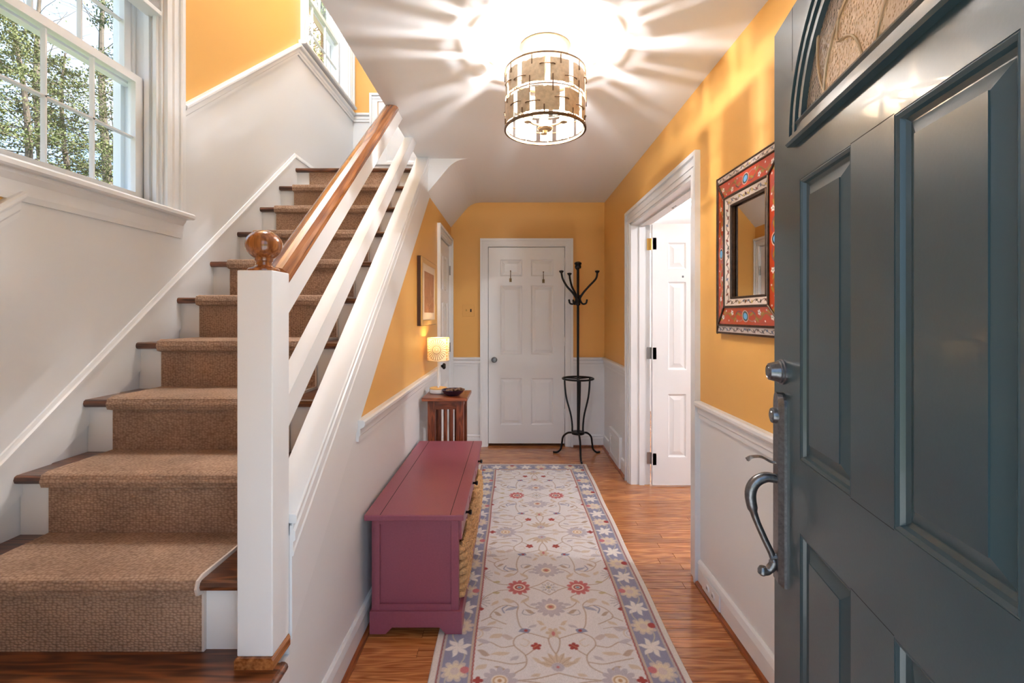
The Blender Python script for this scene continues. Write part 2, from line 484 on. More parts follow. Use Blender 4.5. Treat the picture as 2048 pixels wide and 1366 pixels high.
def grid_mesh(name, P, C, mat, parent=None, thick=None):
    """P: (n,m,3) points, C: (n,m,3) linear colours"""
    org = np.array(ORG.get(parent.name, Vector())) if parent else np.zeros(3)
    n, m = P.shape[:2]; idx = np.arange(n * m).reshape(n, m)
    q = np.stack([idx[:-1, :-1], idx[1:, :-1], idx[1:, 1:], idx[:-1, 1:]], -1).reshape(-1, 4)
    me = bpy.data.meshes.new(name)
    me.vertices.add(n * m); me.vertices.foreach_set('co', (P.reshape(-1, 3) - org).astype(np.float32).ravel())
    me.loops.add(q.size); me.loops.foreach_set('vertex_index', q.ravel().astype(np.int32))
    me.polygons.add(len(q)); me.polygons.foreach_set('loop_start', np.arange(0, q.size, 4, dtype=np.int32))
    me.update(calc_edges=True)
    ca = me.color_attributes.new('Col', 'FLOAT_COLOR', 'POINT')
    ca.data.foreach_set('color', np.concatenate([C.reshape(-1, 3), np.ones((n * m, 1))], 1).astype(np.float32).ravel())
    me.shade_smooth(); me.materials.append(MATS[mat]); me.validate()
    o = bpy.data.objects.new(name, me); COL.objects.link(o)
    if parent: o.parent = parent; ORG[o.name] = Vector(org)
    return o

# ------------------------------------------------------------------ key measures (metres)
XL, XH, XR, YB, YF = -1.60, -0.62, 0.915, 4.75, 0.30     # outer wall, hall wall, right wall, back wall, front wall
ZC, ZTOP, ZLAND = 2.44, 5.0, 2.39
RUN, RISE, Y0, Z0 = 0.245, 0.199, 1.511, 0.798           # stair: nosing k at Y0+k*RUN, Z0+k*RISE
SL = RISE / RUN
def nos(y): return Z0 + SL * (y - Y0)
def nY(z): return Y0 + (z - Z0) / SL
RAIL_H = 0.888                                            # chair rail above nosing line / floor

# ------------------------------------------------------------------ SETTING: walls
W1 = dict(y0=1.46, y1=2.174, z0=1.80, z1=2.93)
W2 = dict(y0=3.68, y1=4.62, z0=3.37, z1=4.50)
RZ = nos(0) + RAIL_H - 0.03
two_tone('stairwell_paint', WHT, YEL, RZ, SL, ZLAND + 0.91)
def in_w(y, z): return any(w['y0'] < y < w['y1'] and w['z0'] < z < w['z1'] for w in (W1, W2))
tag(MB().slab(sorted([0.15, W1['y0'], W1['y1'], W2['y0'], W2['y1'], 4.9]), sorted([-0.3, W1['z0'], W1['z1'], W2['z0'], W2['z1'], ZTOP]),
    lambda y, z: not in_w(y, z), lambda y, z, t: (t, y, z), XL, XL - 0.185).build('wall_left', 'stairwell_paint'),
    'tall outer wall of the stairwell, white below and yellow above the rail', 'wall', kind='structure')

DB = dict(x0=-0.262, x1=0.534, z1=2.012)       # back door opening
tag(MB().slab([XL, DB['x0'], DB['x1'], XR + 0.145], [0, DB['z1'], 2.415],
    lambda x, z: not (DB['x0'] < x < DB['x1'] and z < DB['z1']), lambda x, z, t: (x, t, z), YB, YB + 0.15)
    .box(XL, XR + 0.145, YB, YB + 0.15, 2.415, ZC + 0.2).box(-0.5, 0.8, YB + 0.17, YB + 0.2, -0.02, 2.1).build('wall_back', 'wall_paint'),  # last box: unseen plate added behind the door gap to keep sky light out
    'short end wall of the hall, yellow over white wainscot', 'wall', kind='structure')
two_tone('landing_paint', WHT, YEL, ZLAND + 0.91)
tag(B(XL, -0.687, YB, YB + 0.15, ZC + 0.2, ZTOP).build('wall_landing', 'landing_paint'),
    'end wall above the stair landing, yellow over white', 'wall', kind='structure')
DR = dict(y0=2.41, y1=3.70, z1=2.03)         # double doorway in the right wall
tag(MB().slab([0.15, DR['y0'], DR['y1'], YB], [0, DR['z1'], ZC],
    lambda y, z: not (DR['y0'] < y < DR['y1'] and z < DR['z1']), lambda y, z, t: (t, y, z), XR, XR + 0.145).build('wall_right', 'wall_paint'),
    'right hall wall with the double doorway and the mirror', 'wall', kind='structure')
FD = dict(x0=-0.43, x1=0.535, z1=2.085)      # front doorway
tag(MB().slab([XL, FD['x0'], FD['x1'], XR + 0.145], [-0.3, 0.0, FD['z1'], ZTOP],
    lambda x, z: not (FD['x0'] < x < FD['x1'] and 0 < z < FD['z1']), lambda x, z, t: (x, t, z), 0.15, YF).build('wall_front', 'wall_paint'),
    'front wall around the entrance doorway', 'wall', kind='structure')
# wall under the stairs, with the closet doorway
DC = dict(y0=3.97, y1=4.66, z1=1.99)
DCo = 0.012
wl = MB()
wl.prism([(1.3165, 0), (3.958, 0), (3.958, 2.19), (3.42, 2.19), (3.42, nos(3.42) + 0.06), (1.3165, nos(1.3165) + 0.06)], 'X', XH - 0.07, XH)
wl.box(XH - 0.07, XH, 3.958, YB, DC['z1'] + DCo, 2.19).box(XH - 0.07, XH, DC['y1'] + DCo, YB, 0, DC['z1'] + DCo)
wl.box(XH - 0.2, XH - 0.17, 3.8, YB, 0, 2.19)
tag(wl.build('wall_stair_side', 'wall_paint'), 'left hall wall under the staircase, yellow over white', 'wall', kind='structure')
tag(B(-0.687, -0.587, 0.15, YB + 0.15, ZC + 0.2, ZTOP).build('wall_stairwell', 'white_wall'), 'inner wall of the upper stairwell', 'wall', kind='structure')
# ceilings and the plaster bulkhead under the landing
ce = B(-0.687, 4.2, 0.15, YB + 0.0, ZC, ZC + 0.2)
tag(ce.build('ceiling', 'white_ceiling'), 'flat white ceiling of the hall', 'ceiling', kind='structure')
prof = [(XH, 2.19), (-0.475, 2.365)] + [(p.x, p.z) for p in bez((-0.475, 0, 2.365), (-0.43, 0, 2.415), (-0.39, 0, 2.44), (-0.30, 0, 2.44), 8)][1:] + [(XH, 2.44)]
tag(MB().prism(prof, 'Y', 3.42, YB).build('ceiling_bulkhead', 'white_ceiling'), 'sloped white plaster bulkhead under the stair landing', 'ceiling', kind='structure')
tag(B(XL - 0.2, -0.587, 0.15, YB + 0.15, ZTOP, ZTOP + 0.2).build('ceiling_stairwell', 'white_ceiling'), 'white ceiling high over the stairwell', 'ceiling', kind='structure')
# side room
tag(B(4.05, 4.2, 0.15, 6.65, -0.02, ZC).build('wall_side_room_east', 'white_wall'), 'far white wall of the side room', 'wall', kind='structure')
tag(B(XR, 4.2, 6.5, 6.65, -0.02, ZC).build('wall_side_room_north', 'white_wall'), 'end white wall of the side room', 'wall', kind='structure')
tag(B(XR + 0.145, 4.2, 0.15, 0.3, -0.02, ZC).build('wall_side_room_south', 'white_wall'), 'front white wall of the side room', 'wall', kind='structure')
tag(B(XR, XR + 0.145, YB + 0.15, 6.65, -0.02, ZC).build('wall_side_room_west', 'white_wall'), 'white partition of the side room beyond the hall', 'wall', kind='structure')
tag(B(XR, 4.2, YB, 6.65, ZC, ZC + 0.2).build('ceiling_side_room', 'white_ceiling'), 'white ceiling of the side room', 'ceiling', kind='structure')

# ------------------------------------------------------------------ floor: oak strips laid across the hall
floor = thing('floor', (0, 0, 0), 'honey oak strip floor of the hall', 'floor', kind='structure')
B(XL, 4.05, 0.15, 6.5, -0.06, -0.018).build('subfloor', 'slot_dark', floor)
PW = 0.0575
strip_cache = {}
def strip(x0, x1, y):
    L = round(x1 - x0, 2)
    if L not in strip_cache:
        o = B(0, L - 0.0012, 0, PW - 0.0012, -0.018, 0, c=0.0012).build('plank', 'oak_floor')
        strip_cache[L] = o.data; bpy.data.objects.remove(o)
    o = bpy.data.objects.new('plank', strip_cache[L]); COL.objects.link(o); o.parent = floor
    o.location = (x0, y, 0)
row = 0; y = 0.15
while y < YB + 0.14:
    e = 2.4 if y > 2.0 else 1.0
    x = XH - 0.1
    first = random.choice([0.35, 0.6, 0.85, 1.1, 1.35, 1.6])
    L = first
    while x < e - 0.01:
        x1 = min(x + L, e)
        if e - x1 < 0.3: x1 = e
        strip(x, x1, y); x = x1; L = random.choice([0.9, 1.2, 1.5, 1.8])
    y += PW; row += 1
tag(B(2.402, 4.05, 0.3, 6.5, -0.018, 0).box(1.06, 2.402, YB + 0.15, 6.5, -0.018, 0).box(1.062, 2.402, 0.3, 1.99, -0.018, 0).build('floor_side_room', 'oak_floor'),
    'oak floor of the side room', 'floor', kind='structure')

# ------------------------------------------------------------------ mouldings
RAILP = [(0, 0), (0.010, 0), (0.010, 0.018), (0.016, 0.026), (0.016, 0.050), (0.030, 0.058), (0.034, 0.066), (0.034, 0.078), (0.026, 0.084), (0, 0.084)]
BASEP = [(0, 0.018), (0.014, 0.018), (0.014, 0.085), (0.010, 0.096), (0.016, 0.104), (0.012, 0.116), (0.004, 0.122), (0, 0.122)]
SHOEP = [(0, 0), (0.030, 0), (0.029, 0.008), (0.024, 0.015), (0.016, 0.018), (0, 0.018)]
def trim(name, segs, prof, mat, label):
    mb = MB()
    for A, Bp, out in segs: mb.mold(A, Bp, out, prof)
    return tag(mb.build(name, mat), label, 'trim' if 'trim' in name else 'baseboard', kind='structure')
zr = 0.81
yrs = nY(zr + 0.04 + 0.23)
trim('trim_1', [((XH, yrs + 0.02, zr), (XH, 3.885, zr), (1, 0, 0))], RAILP, 'white_trim', 'white chair rail on the wall under the stairs')
trim('trim_2', [((XH, YB, zr), (-0.325, YB, zr), (0, -1, 0)), ((0.60, YB, zr), (XR, YB, zr), (0, -1, 0))], RAILP, 'white_trim', 'white chair rail on the end wall')
trim('trim_3', [((XR, 3.80, zr), (XR, YB, zr), (-1, 0, 0))], RAILP, 'white_trim', 'white chair rail beyond the double doorway')
trim('trim_4', [((XR, YF, zr), (XR, 2.315, zr), (-1, 0, 0))], RAILP, 'white_trim', 'white chair rail beneath the mirror')
zs = lambda y: nos(y) + RAIL_H - 0.075
yb = nY(ZLAND) + 0.05
zl = zs(yb)
trim('trim_5', [((XL, 0.32, zs(0.32)), (XL, 1.53, zs(1.53)), (1, 0, 0))], RAILP, 'white_trim', 'white sloping chair rail below the large window')
trim('trim_6', [((XL, 2.285, zs(2.285)), (XL, yb, zl), (1, 0, 0)), ((XL, yb, zl), (XL, YB, zl), (1, 0, 0))], RAILP, 'white_trim', 'white chair rail climbing the stairwell wall to the landing')
trim('trim_7', [((XL, YB, zl), (-1.43, YB, zl), (0, -1, 0))], RAILP, 'white_trim', 'short white chair rail on the landing end wall')
trim('baseboard_left', [((XH, 1.33, 0), (XH, 3.885, 0), (1, 0, 0))], BASEP, 'white_trim', 'white baseboard along the wall under the stairs')
trim('baseboard_back', [((XH, YB, 0), (-0.325, YB, 0), (0, -1, 0)), ((0.60, YB, 0), (XR, YB, 0), (0, -1, 0))], BASEP, 'white_trim', 'white baseboard of the end wall')
trim('baseboard_right', [((XR, YF, 0), (XR, 2.315, 0), (-1, 0, 0)), ((XR, 3.80, 0), (XR, 3.98, 0), (-1, 0, 0)), ((XR, 4.41, 0), (XR, YB, 0), (-1, 0, 0))], BASEP, 'white_trim', 'white baseboard of the right wall')
trim('trim_8', [((XH, 1.33, 0), (XH, 3.885, 0), (1, 0, 0))], SHOEP, 'oak_shoe', 'oak shoe moulding along the left wall')
trim('trim_9', [((XR, YF, 0), (XR, 2.315, 0), (-1, 0, 0)), ], SHOEP, 'oak_shoe', 'oak shoe moulding near the front door')
trim('trim_10', [((XR, 3.80, 0), (XR, YB, 0), (-1, 0, 0))], SHOEP, 'oak_shoe', 'oak shoe moulding by the floor vent')
trim('trim_11', [((XH, YB, 0), (-0.325, YB, 0), (0, -1, 0)), ((0.60, YB, 0), (XR - 0.03, YB, 0), (0, -1, 0))], SHOEP, 'oak_shoe', 'oak shoe moulding of the end wall')

# ------------------------------------------------------------------ panelled doors
def leaf_panels(mb_leaf, panels, P, w, h, t, root, mat, depth=0.010, sticking=0.016, raise_=0.034, name='panel', mold_mat=None):
    """leaf of stiles and rails with openings; each raised panel is its own piece. P(u,v,d): d = depth behind the face"""
    us = sorted({0, w} | {p[0] for p in panels} | {p[1] for p in panels})
    vs = sorted({0, h} | {p[2] for p in panels} | {p[3] for p in panels})
    inside = lambda u, v: any(a < u < b_ and c < v < d for a, b_, c, d in panels)
    mb_leaf.slab(us, vs, lambda u, v: not inside(u, v), P, 0, t)
    leaf = mb_leaf.build('leaf', mat, root)
    for a, b_, c, d in panels:
        def rect(i, z): return [P(a + i, c + i, z), P(b_ - i, c + i, z), P(b_ - i, d - i, z), P(a + i, d - i, z)]
        st = [rect(0, 0.001), rect(0.003, 0.0), rect(sticking * 0.45, depth * 0.25), rect(sticking * 0.6, depth * 0.75), rect(sticking, depth)]
        fld = [rect(sticking + 0.002, depth), rect(sticking + raise_, depth * 0.25), rect(sticking + raise_, depth * 0.08)]
        mb = MB().rings(st + fld, True, False, False)
        mb.add(fld[-1], [(0, 1, 2, 3)]); mb.add(rect(0, t - depth), [(0, 1, 2, 3)])
        mb.build(name, mat, root)
    return leaf

def casing(root, P, u0, u1, h, wd=0.085, th=0.018):
    """P(u,v,o): o = out from wall"""
    def pbox(a, b_, c, d, o0, o1):
        v = [P(x, z, o) for o in (o0, o1) for z in (c, d) for x in (a, b_)]
        return v, [(0, 2, 3, 1), (4, 5, 7, 6), (0, 1, 5, 4), (2, 6, 7, 3), (0, 4, 6, 2), (1, 3, 7, 5)]
    for nm, a, b_, c, d, oa, ob, oc, od in (('casing', u0 - wd, u0 - 0.006, 0, h + 0.006, u0 - wd, u0 - wd + 0.022, 0, h + wd - 0.0215),
                                            ('casing', u1 + 0.006, u1 + wd, 0, h + 0.006, u1 + wd - 0.022, u1 + wd, 0, h + wd - 0.0215),
                                            ('head_casing', u0 - wd, u1 + wd, h + 0.006, h + wd, u0 - wd, u1 + wd, h + wd - 0.022, h + wd)):
        e = 0.0015; mb = MB(); mb.add(*pbox(a + e, b_ - e, c - (0 if nm == 'casing' else e), d - e, 0, th * 0.7)); mb.add(*pbox(oa, ob, oc, od - (0.001 if nm == 'casing' else 0), 0, th * 1.5 - (0.0006 if nm == 'casing' else 0)))
        mid = 0.3
        if nm == 'casing':
            g = a + (b_ - a) * mid; mb.add(*pbox(g, g + 0.02, c, d - 2 * e, 0, th))
        else:
            g = c + (d - c) * mid; mb.add(*pbox(a + wd * .3, b_ - wd * .3, g, g + 0.02, 0, th))
        mb.build(nm, 'white_trim', root)

def hinge(root, P, v, mat, s=0.09):
    mb = MB()
    for a, b_ in ((-0.034, -0.002), (0.002, 0.03)):
        q = [P(x, z, o) for o in (0, 0.003) for z in (v - s / 2, v + s / 2) for x in (a, b_)]
        mb.add(q, [(0, 2, 3, 1), (4, 5, 7, 6), (0, 1, 5, 4), (2, 6, 7, 3), (0, 4, 6, 2), (1, 3, 7, 5)])
    mb.tube([P(0, v - s / 2, 0.006), P(0, v + s / 2, 0.006)], 0.006, 8)
    mb.build('hinge', mat, root)

# back door (end of hall)
d2 = thing('door_2', (0.137, YB, 0), 'white six-panel door with two coat hooks at the end of the hall', 'door', kind='structure')
wD, hD = 0.762, 1.965
px = lambda x: (x - 1026) * 0.005 + 0.245          # pixel column -> u on the leaf
pz = lambda y: 1.31 - (y - 631) * 0.005 - 0.028    # pixel row -> v on the leaf
cols = [(px(1000), px(1045)), (px(1061.5), px(1107.5))]
rows = [(pz(553), pz(518)), (pz(710), pz(570)), (pz(851), pz(756))]
PB = lambda u, v, d: (-0.245 + u, YB + 0.012 + d, 0.028 + v)
leaf_panels(MB(), [(a, b_, c, d) for a, b_ in cols for c, d in rows], PB, wD, hD, 0.036, d2, 'white_trim', 0.010, 0.018, 0.03)
casing(d2, lambda u, v, o: (u, YB - o, v), -0.249, 0.521, 2.0, 0.078)
MB().box(-0.2615, -0.249, YB - 0.001, YB + 0.149, 0, 1.998).box(0.521, 0.5335, YB - 0.001, YB + 0.149, 0, 1.998).box(-0.2615, 0.5335, YB - 0.001, YB + 0.149, 1.998, 2.0115).build('jamb', 'white_trim', d2)
MB().lathe([(0.0, -0.062), (0.018, -0.06), (0.026, -0.048), (0.026, -0.038), (0.012, -0.028), (0.010, -0.012), (0.028, -0.008), (0.030, 0.0)], (-0.187, YB + 0.012, 0.866), 'Y', 24).build('knob', 'nickel_dark', d2)
for hz in (1.84, 1.05, 0.33):
    hinge(d2, lambda u, v, o: (0.5205 + u * 0.3, YB + 0.008 - o, v), hz, 'white_trim')
def coat_hook(x, z):
    r = thing('coat_hook', (x, YB + 0.01, z), 'brass coat hook', 'hook')
    y = YB + 0.013
    MB().tube([(x, y - 0.004, z + 0.055), (x, y - 0.004, z - 0.045)], [0.003, 0.004], 8).lathe([(0.0, 0.062), (0.006, 0.06), (0.006, 0.052), (0, 0.05)], (x, y - 0.006, z), 'Z', 10).build('stem', 'dark_brass', r)
    MB().box(x - 0.012, x + 0.012, y - 0.004, y, z - 0.055, z - 0.018, c=0.001).build('back_plate', 'dark_brass', r)
    MB().tube(bez((x, y - 0.004, z - 0.035), (x, y - 0.04, z - 0.06), (x, y - 0.05, z - 0.045), (x, y - 0.045, z - 0.02)), 0.004, 8).build('lower_hook', 'dark_brass', r)
    return r
tag(coat_hook((1021 - 1026) * .005, 1.31 - (553 - 631) * .005), 'brass coat hook on the left panels of the white end door', group='coat hooks on the end door')
tag(coat_hook((1087 - 1026) * .005, 1.31 - (555 - 631) * .005), 'brass coat hook on the right panels of the white end door', group='coat hooks on the end door')

# closet door under the stairs
d3 = thing('door_3', (XH, 4.3, 0), 'white panelled closet door in the wall under the stairs', 'door', kind='structure')
wC = DC['y1'] - DC['y0'] - 0.012
c3 = [(0.10, 0.305), (0.375, 0.58)]; r3 = [(0.20, 0.68), (0.86, 1.42), (1.52, 1.84)]
leaf_panels(MB(), [(a, b_, c, d) for a, b_ in c3 for c, d in r3], lambda u, v, d: (XH - 0.008 - d, DC['y0'] + 0.006 + u, 0.015 + v), wC, 1.965, 0.036, d3, 'white_trim', 0.010, 0.018, 0.03)
casing(d3, lambda u, v, o: (XH + o, u, v), DC['y0'], DC['y1'], DC['z1'], 0.08)
MB().box(XH - 0.069, XH + 0.001, 3.9585, 3.9695, 0, 1.989).box(XH - 0.069, XH + 0.001, 4.6605, 4.6715, 0, 1.989).box(XH - 0.069, XH + 0.001, 3.9585, 4.6715, 1.989, 2.0015).build('jamb', 'white_trim', d3)
MB().lathe([(0.0, 0.058), (0.018, 0.056), (0.027, 0.045), (0.026, 0.036), (0.012, 0.026), (0.010, 0.010), (0.027, 0.006), (0.028, 0.0)], (XH - 0.008, 4.03, 0.88), 'X', 24).build('knob', 'black_knob', d3)
for hz in (1.75, 1.0, 0.25):
    hinge(d3, lambda u, v, o: (XH - 0.004 + o, DC['y1'] + u * 0.3, v), hz, 'steel')

# double doorway in the right wall: lining, casing and the far leaf folded back
d4 = thing('door_4', (1.07, 3.68, 0), 'narrow white panelled door leaf standing open in the double doorway', 'door', kind='structure')
lin_mb = MB()
lin_mb.box(XR - 0.002, XR + 0.147, DR['y1'] - 0.02, DR['y1'], 0, DR['z1']).box(XR - 0.002, XR + 0.147, DR['y0'], DR['y0'] + 0.02, 0, DR['z1']).box(XR - 0.002, XR + 0.147, DR['y0'], DR['y1'], DR['z1'] - 0.02, DR['z1'])
fr = thing('trim_12', (XR, 3.05, 0), 'white casing and jamb of the double doorway', 'doorway', kind='structure')
lin_mb.build('jamb', 'white_trim', fr)
MB().box(XR + 0.06, XR + 0.10, DR['y1'] - 0.032, DR['y1'] - 0.02, 0, DR['z1'] - 0.02).box(XR + 0.06, XR + 0.10, DR['y0'] + 0.02, DR['y1'] - 0.03, DR['z1'] - 0.032, DR['z1'] - 0.02).build('door_stop', 'white_trim', fr)
casing(fr, lambda u, v, o: (XR - o, u, v), DR['y0'] + 0.01, DR['y1'] - 0.01, DR['z1'] - 0.01, 0.1)
MB().box(XR + 0.10, XR + 0.125, 3.02, 3.09, DR['z1'] - 0.024, DR['z1'] - 0.02).lathe([(0.0, -0.012), (0.006, -0.01), (0.008, -0.002)], (XR + 0.112, 3.055, DR['z1'] - 0.022), 'Z', 12).build('ball_catch', 'steel', fr)
w4, h4 = 0.62, 2.0
c4 = [(0.115, 0.262), (0.358, 0.505)]; r4 = [(0.21, 0.70), (0.88, 1.56), (1.65, 1.86)]
leaf_panels(MB(), [(a, b_, c, d) for a, b_ in c4 for c, d in r4], lambda u, v, d: (1.067 + u, 3.635 + d, 0.012 + v), w4, h4, 0.035, d4, 'white_trim', 0.010, 0.018, 0.03)
for hz, mt in ((1.86, 'brass'), (1.02, 'steel'), (0.21, 'steel')):
    hinge(d4, lambda u, v, o: (1.068 + u, 3.68 - 0.012 - o - (0.03 if u > 0 else 0.0), v), hz, mt)
for u in (1.30, 1.40):
    MB().box(u - 0.006, u + 0.006, 3.631, 3.635, 1.60, 1.615, c=0.001).build('screw_plate', 'nickel_dark', d4)

# small door on the landing
d5 = thing('door_5', (-1.15, YB, ZLAND), 'small white panelled door on the stair landing', 'door', kind='structure')
casing(d5, lambda u, v, o: (u, YB - o, ZLAND + v), -1.345, -0.80, 1.05, 0.085)
leaf_panels(MB(), [(0.07, 0.48, 0.45, 0.97)], lambda u, v, d: (-1.345 + u, YB - 0.006 + d * 0.4, ZLAND + v), 0.545, 1.05, 0.03, d5, 'white_trim', 0.014, 0.02, 0.03)
MB().mold((-1.40, YB - 0.008, ZLAND + 0.385), (-0.72, YB - 0.008, ZLAND + 0.385), (0, -1, 0), [(0, 0), (0.012, 0), (0.02, 0.02), (0.034, 0.032), (0.034, 0.045), (0, 0.045)]).build('lower_rail', 'white_trim', d5)

# ------------------------------------------------------------------ windows
def window(name, w, label, stool=True, blind=False, apron=True):
    r = thing(name, (XL, (w['y0'] + w['y1']) / 2, w['z0']), label, 'window', kind='structure')
    y0, y1, z0, z1 = w['y0'], w['y1'], w['z0'], w['z1']; X = XL
    zm = (z0 + z1) / 2
    # jambs: channels and outer lining
    mb = MB()
    xo_ = X - 0.19
    mb.box(xo_, X - 0.0005, y0 + 0.0005, y0 + 0.012, z0, z1 - 0.0005).box(xo_, X - 0.0005, y1 - 0.012, y1 - 0.0005, z0, z1 - 0.0005).box(xo_ + 0.001, X - 0.001, y0 + 0.012, y1 - 0.012, z1 - 0.012, z1 - 0.001)
    for yy, sgn in ((y0 + 0.0115, 1), (y1 - 0.0115, -1)):
        for xa, wx in ((0.014, 0.016), (0.048, 0.022), (0.115, 0.012)):
            mb.box(X - xa - wx, X - xa, min(yy, yy + sgn * 0.0135), max(yy, yy + sgn * 0.0135), z0 + 0.0005, z1 - 0.013)
        mb.box(xo_ - 0.012, X - 0.168, min(yy, yy + sgn * 0.022), max(yy, yy + sgn * 0.022), z0 + 0.0005, z1 - 0.013)
    mb.box(X - 0.23, X - 0.071, y0 + 0.002, y1 - 0.002, z0 - 0.03, z0 - 0.001)
    mb.build('jamb', 'white_trim', r)
    # casing
    for a, b_ in ((y0 - 0.105, y0), (y1, y1 + 0.105)):
        lo = a < y0
        pr = [(0, 0), (0.030, 0), (0.030, 0.020), (0.026, 0.026), (0.017, 0.027), (0.017, 0.048), (0.023, 0.053), (0.023, 0.066), (0.016, 0.070), (0.016, 0.088), (0.021, 0.092), (0.019, 0.105), (0, 0.105)]
        m2 = MB().prism([(X + 0.0003 + o_, (a + w_) if lo else (b_ - w_)) for o_, w_ in pr], 'Z', z0 + 0.0005, z1 + 0.1)
        m2.build('casing', 'white_trim', r)
    B(X, X + 0.02, y0, y1, z1, z1 + 0.1).build('head_casing', 'white_trim', r)
    MB().prism([(X - 0.07, z0 - 0.028), (X + 0.05, z0 - 0.028), (X + 0.058, z0 - 0.022), (X + 0.058, z0 - 0.008), (X + 0.05, z0), (X - 0.07, z0)], 'Y', y0 - 0.135, y1 + 0.135 if stool else YB - 0.05).build('stool', 'white_trim', r)
    if apron:
        MB().mold((X, y0 - 0.11, z0 - 0.12), (X, y1 + 0.11, z0 - 0.12), (1, 0, 0), [(0, 0), (0.010, 0), (0.014, 0.02), (0.014, 0.06), (0.028, 0.08), (0.03, 0.092), (0, 0.092)]).build('apron', 'white_trim', r)
    # sashes
    def sash(xc, za, zb, bot, top):
        st = 0.042; t = 0.034
        s = MB()
        s.box(xc - t / 2, xc + t / 2, y0 + 0.02, y0 + 0.02 + st, za, zb).box(xc - t / 2, xc + t / 2, y1 - 0.02 - st, y1 - 0.02, za, zb)
        s.box(xc - t / 2, xc + t / 2, y0 + 0.02 + st, y1 - 0.02 - st, za, za + bot).box(xc - t / 2, xc + t / 2, y0 + 0.02 + st, y1 - 0.02 - st, zb - top, zb)
        so = s.build('sash', 'white_trim', r)
        ga, gb = y0 + 0.02 + st, y1 - 0.02 - st; zc, zd = za + bot, zb - top
        pw = (gb - ga) / 3; ph = (zd - zc) / 2
        prof = [(-0.008, -0.008), (-0.0035, 0.006), (0.0035, 0.006), (0.008, -0.008)]
        for k in (1, 2):
            yy = ga + pw * k
            MB().prism([(xc + o, yy + d) for d, o in prof], 'Z', zc, zd).build('muntin', 'white_trim', so)
        MB().prism([(xc + o, zc + ph + d) for d, o in prof], 'Y', ga, gb).build('muntin', 'white_trim', so)
        for i in range(3):
            for j in range(2):
                a, c = ga + pw * i + 0.004, zc + ph * j + 0.004
                B(xc - 0.007, xc - 0.004, a, a + pw - 0.008, c, c + ph - 0.008).build('pane', 'window_glass', so)
    sash(X - 0.095, z0 + 0.003, zm + 0.018, 0.055, 0.034)
    sash(X - 0.145, zm - 0.018, z1 - 0.01, 0.034, 0.05)
    if blind:
        bl = thing('venetian_blind', (X - 0.03, (y0 + y1) / 2, z1 - 0.26), 'white blind pulled up in the large stair window', 'blind')
        B(X - 0.062, X + 0.006, y0 + 0.016, y1 - 0.016, z1 - 0.262, z1 - 0.242, c=0.002).build('bottom_rail', 'white_trim', bl)
        for k in range(14):
            zz = z1 - 0.236 + k * 0.0052
            B(X - 0.056, X - 0.004, y0 + 0.02, y1 - 0.02, zz, zz + 0.0032).build('slat', 'blind_grey', bl)
        B(X - 0.062, X + 0.0, y0 + 0.016, y1 - 0.016, z1 - 0.06, z1 - 0.014).build('head_rail', 'white_trim', bl)
        for yy in (y0 + 0.12, y1 - 0.12):
            B(X - 0.04, X - 0.036, yy, yy + 0.004, z1 - 0.165, z1 - 0.06).build('ladder_cord', 'white_trim', bl)
    return r
window('window_1', W1, 'large white six-over-six sash window beside the lower stairs', blind=True)
window('window_2', W2, 'white sash window high beside the stair landing', stool=False, apron=False)

# ------------------------------------------------------------------ staircase
st = thing('staircase', (-1.1, 0.9, 0), 'straight staircase with dark oak treads and white risers', 'staircase')
XS0, XS1 = XL + 0.002, -0.69
for k in range(-3, 9):
    yk, zk = Y0 + k * RUN, Z0 + k * RISE
    ye = yk + RUN + 0.05 if k < 8 else YB - 0.002
    x1 = XS1 if k > -2 else -0.602
    zt = zk - 0.028
    pr = [(ye, zk), (yk + 0.010, zk), (yk + 0.003, zk - 0.004), (yk, zk - 0.014), (yk + 0.003, zk - 0.024), (yk + 0.010, zt), (ye, zt)]
    if k == -2:      # deep starting tread, ends before the newel's back with a return nosing
        MB().prism(pr, 'X', XS0, -0.69).prism([(y_, z_) for y_, z_ in [(1.245, zk), (yk + 0.010, zk), (yk + 0.003, zk - 0.004), (yk, zk - 0.014), (yk + 0.003, zk - 0.024), (yk + 0.010, zt), (1.245, zt)]], 'X', -0.69, -0.602).build('tread', 'start_tread', st)
        MB().tube([(-0.605, yk + 0.01, zk - 0.014), (-0.605, 1.25, zk - 0.014)], 0.0138, 10).build('return_nosing', 'start_tread', st)
    elif k == 8:
        MB().prism(pr, 'X', XS0, XS1).build('landing_tread', 'dark_tread', st)
    else:
        MB().prism(pr, 'X', XS0, XS1 if k > -3 else -0.602).build('tread', 'dark_tread', st)
    zb_ = zk - RISE if k > -3 else 0.0
    B(XS0, XS1 if k > -2 else -0.62, yk + 0.03, yk + 0.048, zb_, zt).build('riser', 'white_trim', st)
B(XS0, XH - 0.07, Y0 + 8 * RUN + 0.06, YB - 0.002, 2.19, ZLAND - 0.029).build('landing_slab', 'white_ceiling', st)
# wall skirt with its moulded cap, level on the landing
ysk = Y0 + 8 * RUN + 0.005
B_ = [(0.5, nos(0.5) + 0.075), (ysk, nos(ysk) + 0.075), (YB - 0.01, nos(ysk) + 0.075), (YB - 0.01, ZLAND - 0.05), (ysk, ZLAND - 0.30), (0.5, 0.0)]
MB().prism(B_, 'X', XL + 0.0005, XL + 0.010).build('wall_skirt', 'white_trim', st)
SKP = [(0, 0), (0.014, 0), (0.014, 0.012), (0.010, 0.020), (0.006, 0.034), (0, 0.036)]
MB().mold((XL + 0.001, 0.5, nos(0.5) + 0.068), (XL + 0.001, ysk, nos(ysk) + 0.068), (1, 0, 0), SKP).mold((XL + 0.001, ysk, nos(ysk) + 0.068), (XL + 0.001, YB - 0.01, nos(ysk) + 0.068), (1, 0, 0), SKP).build('skirt_cap', 'white_trim', st)
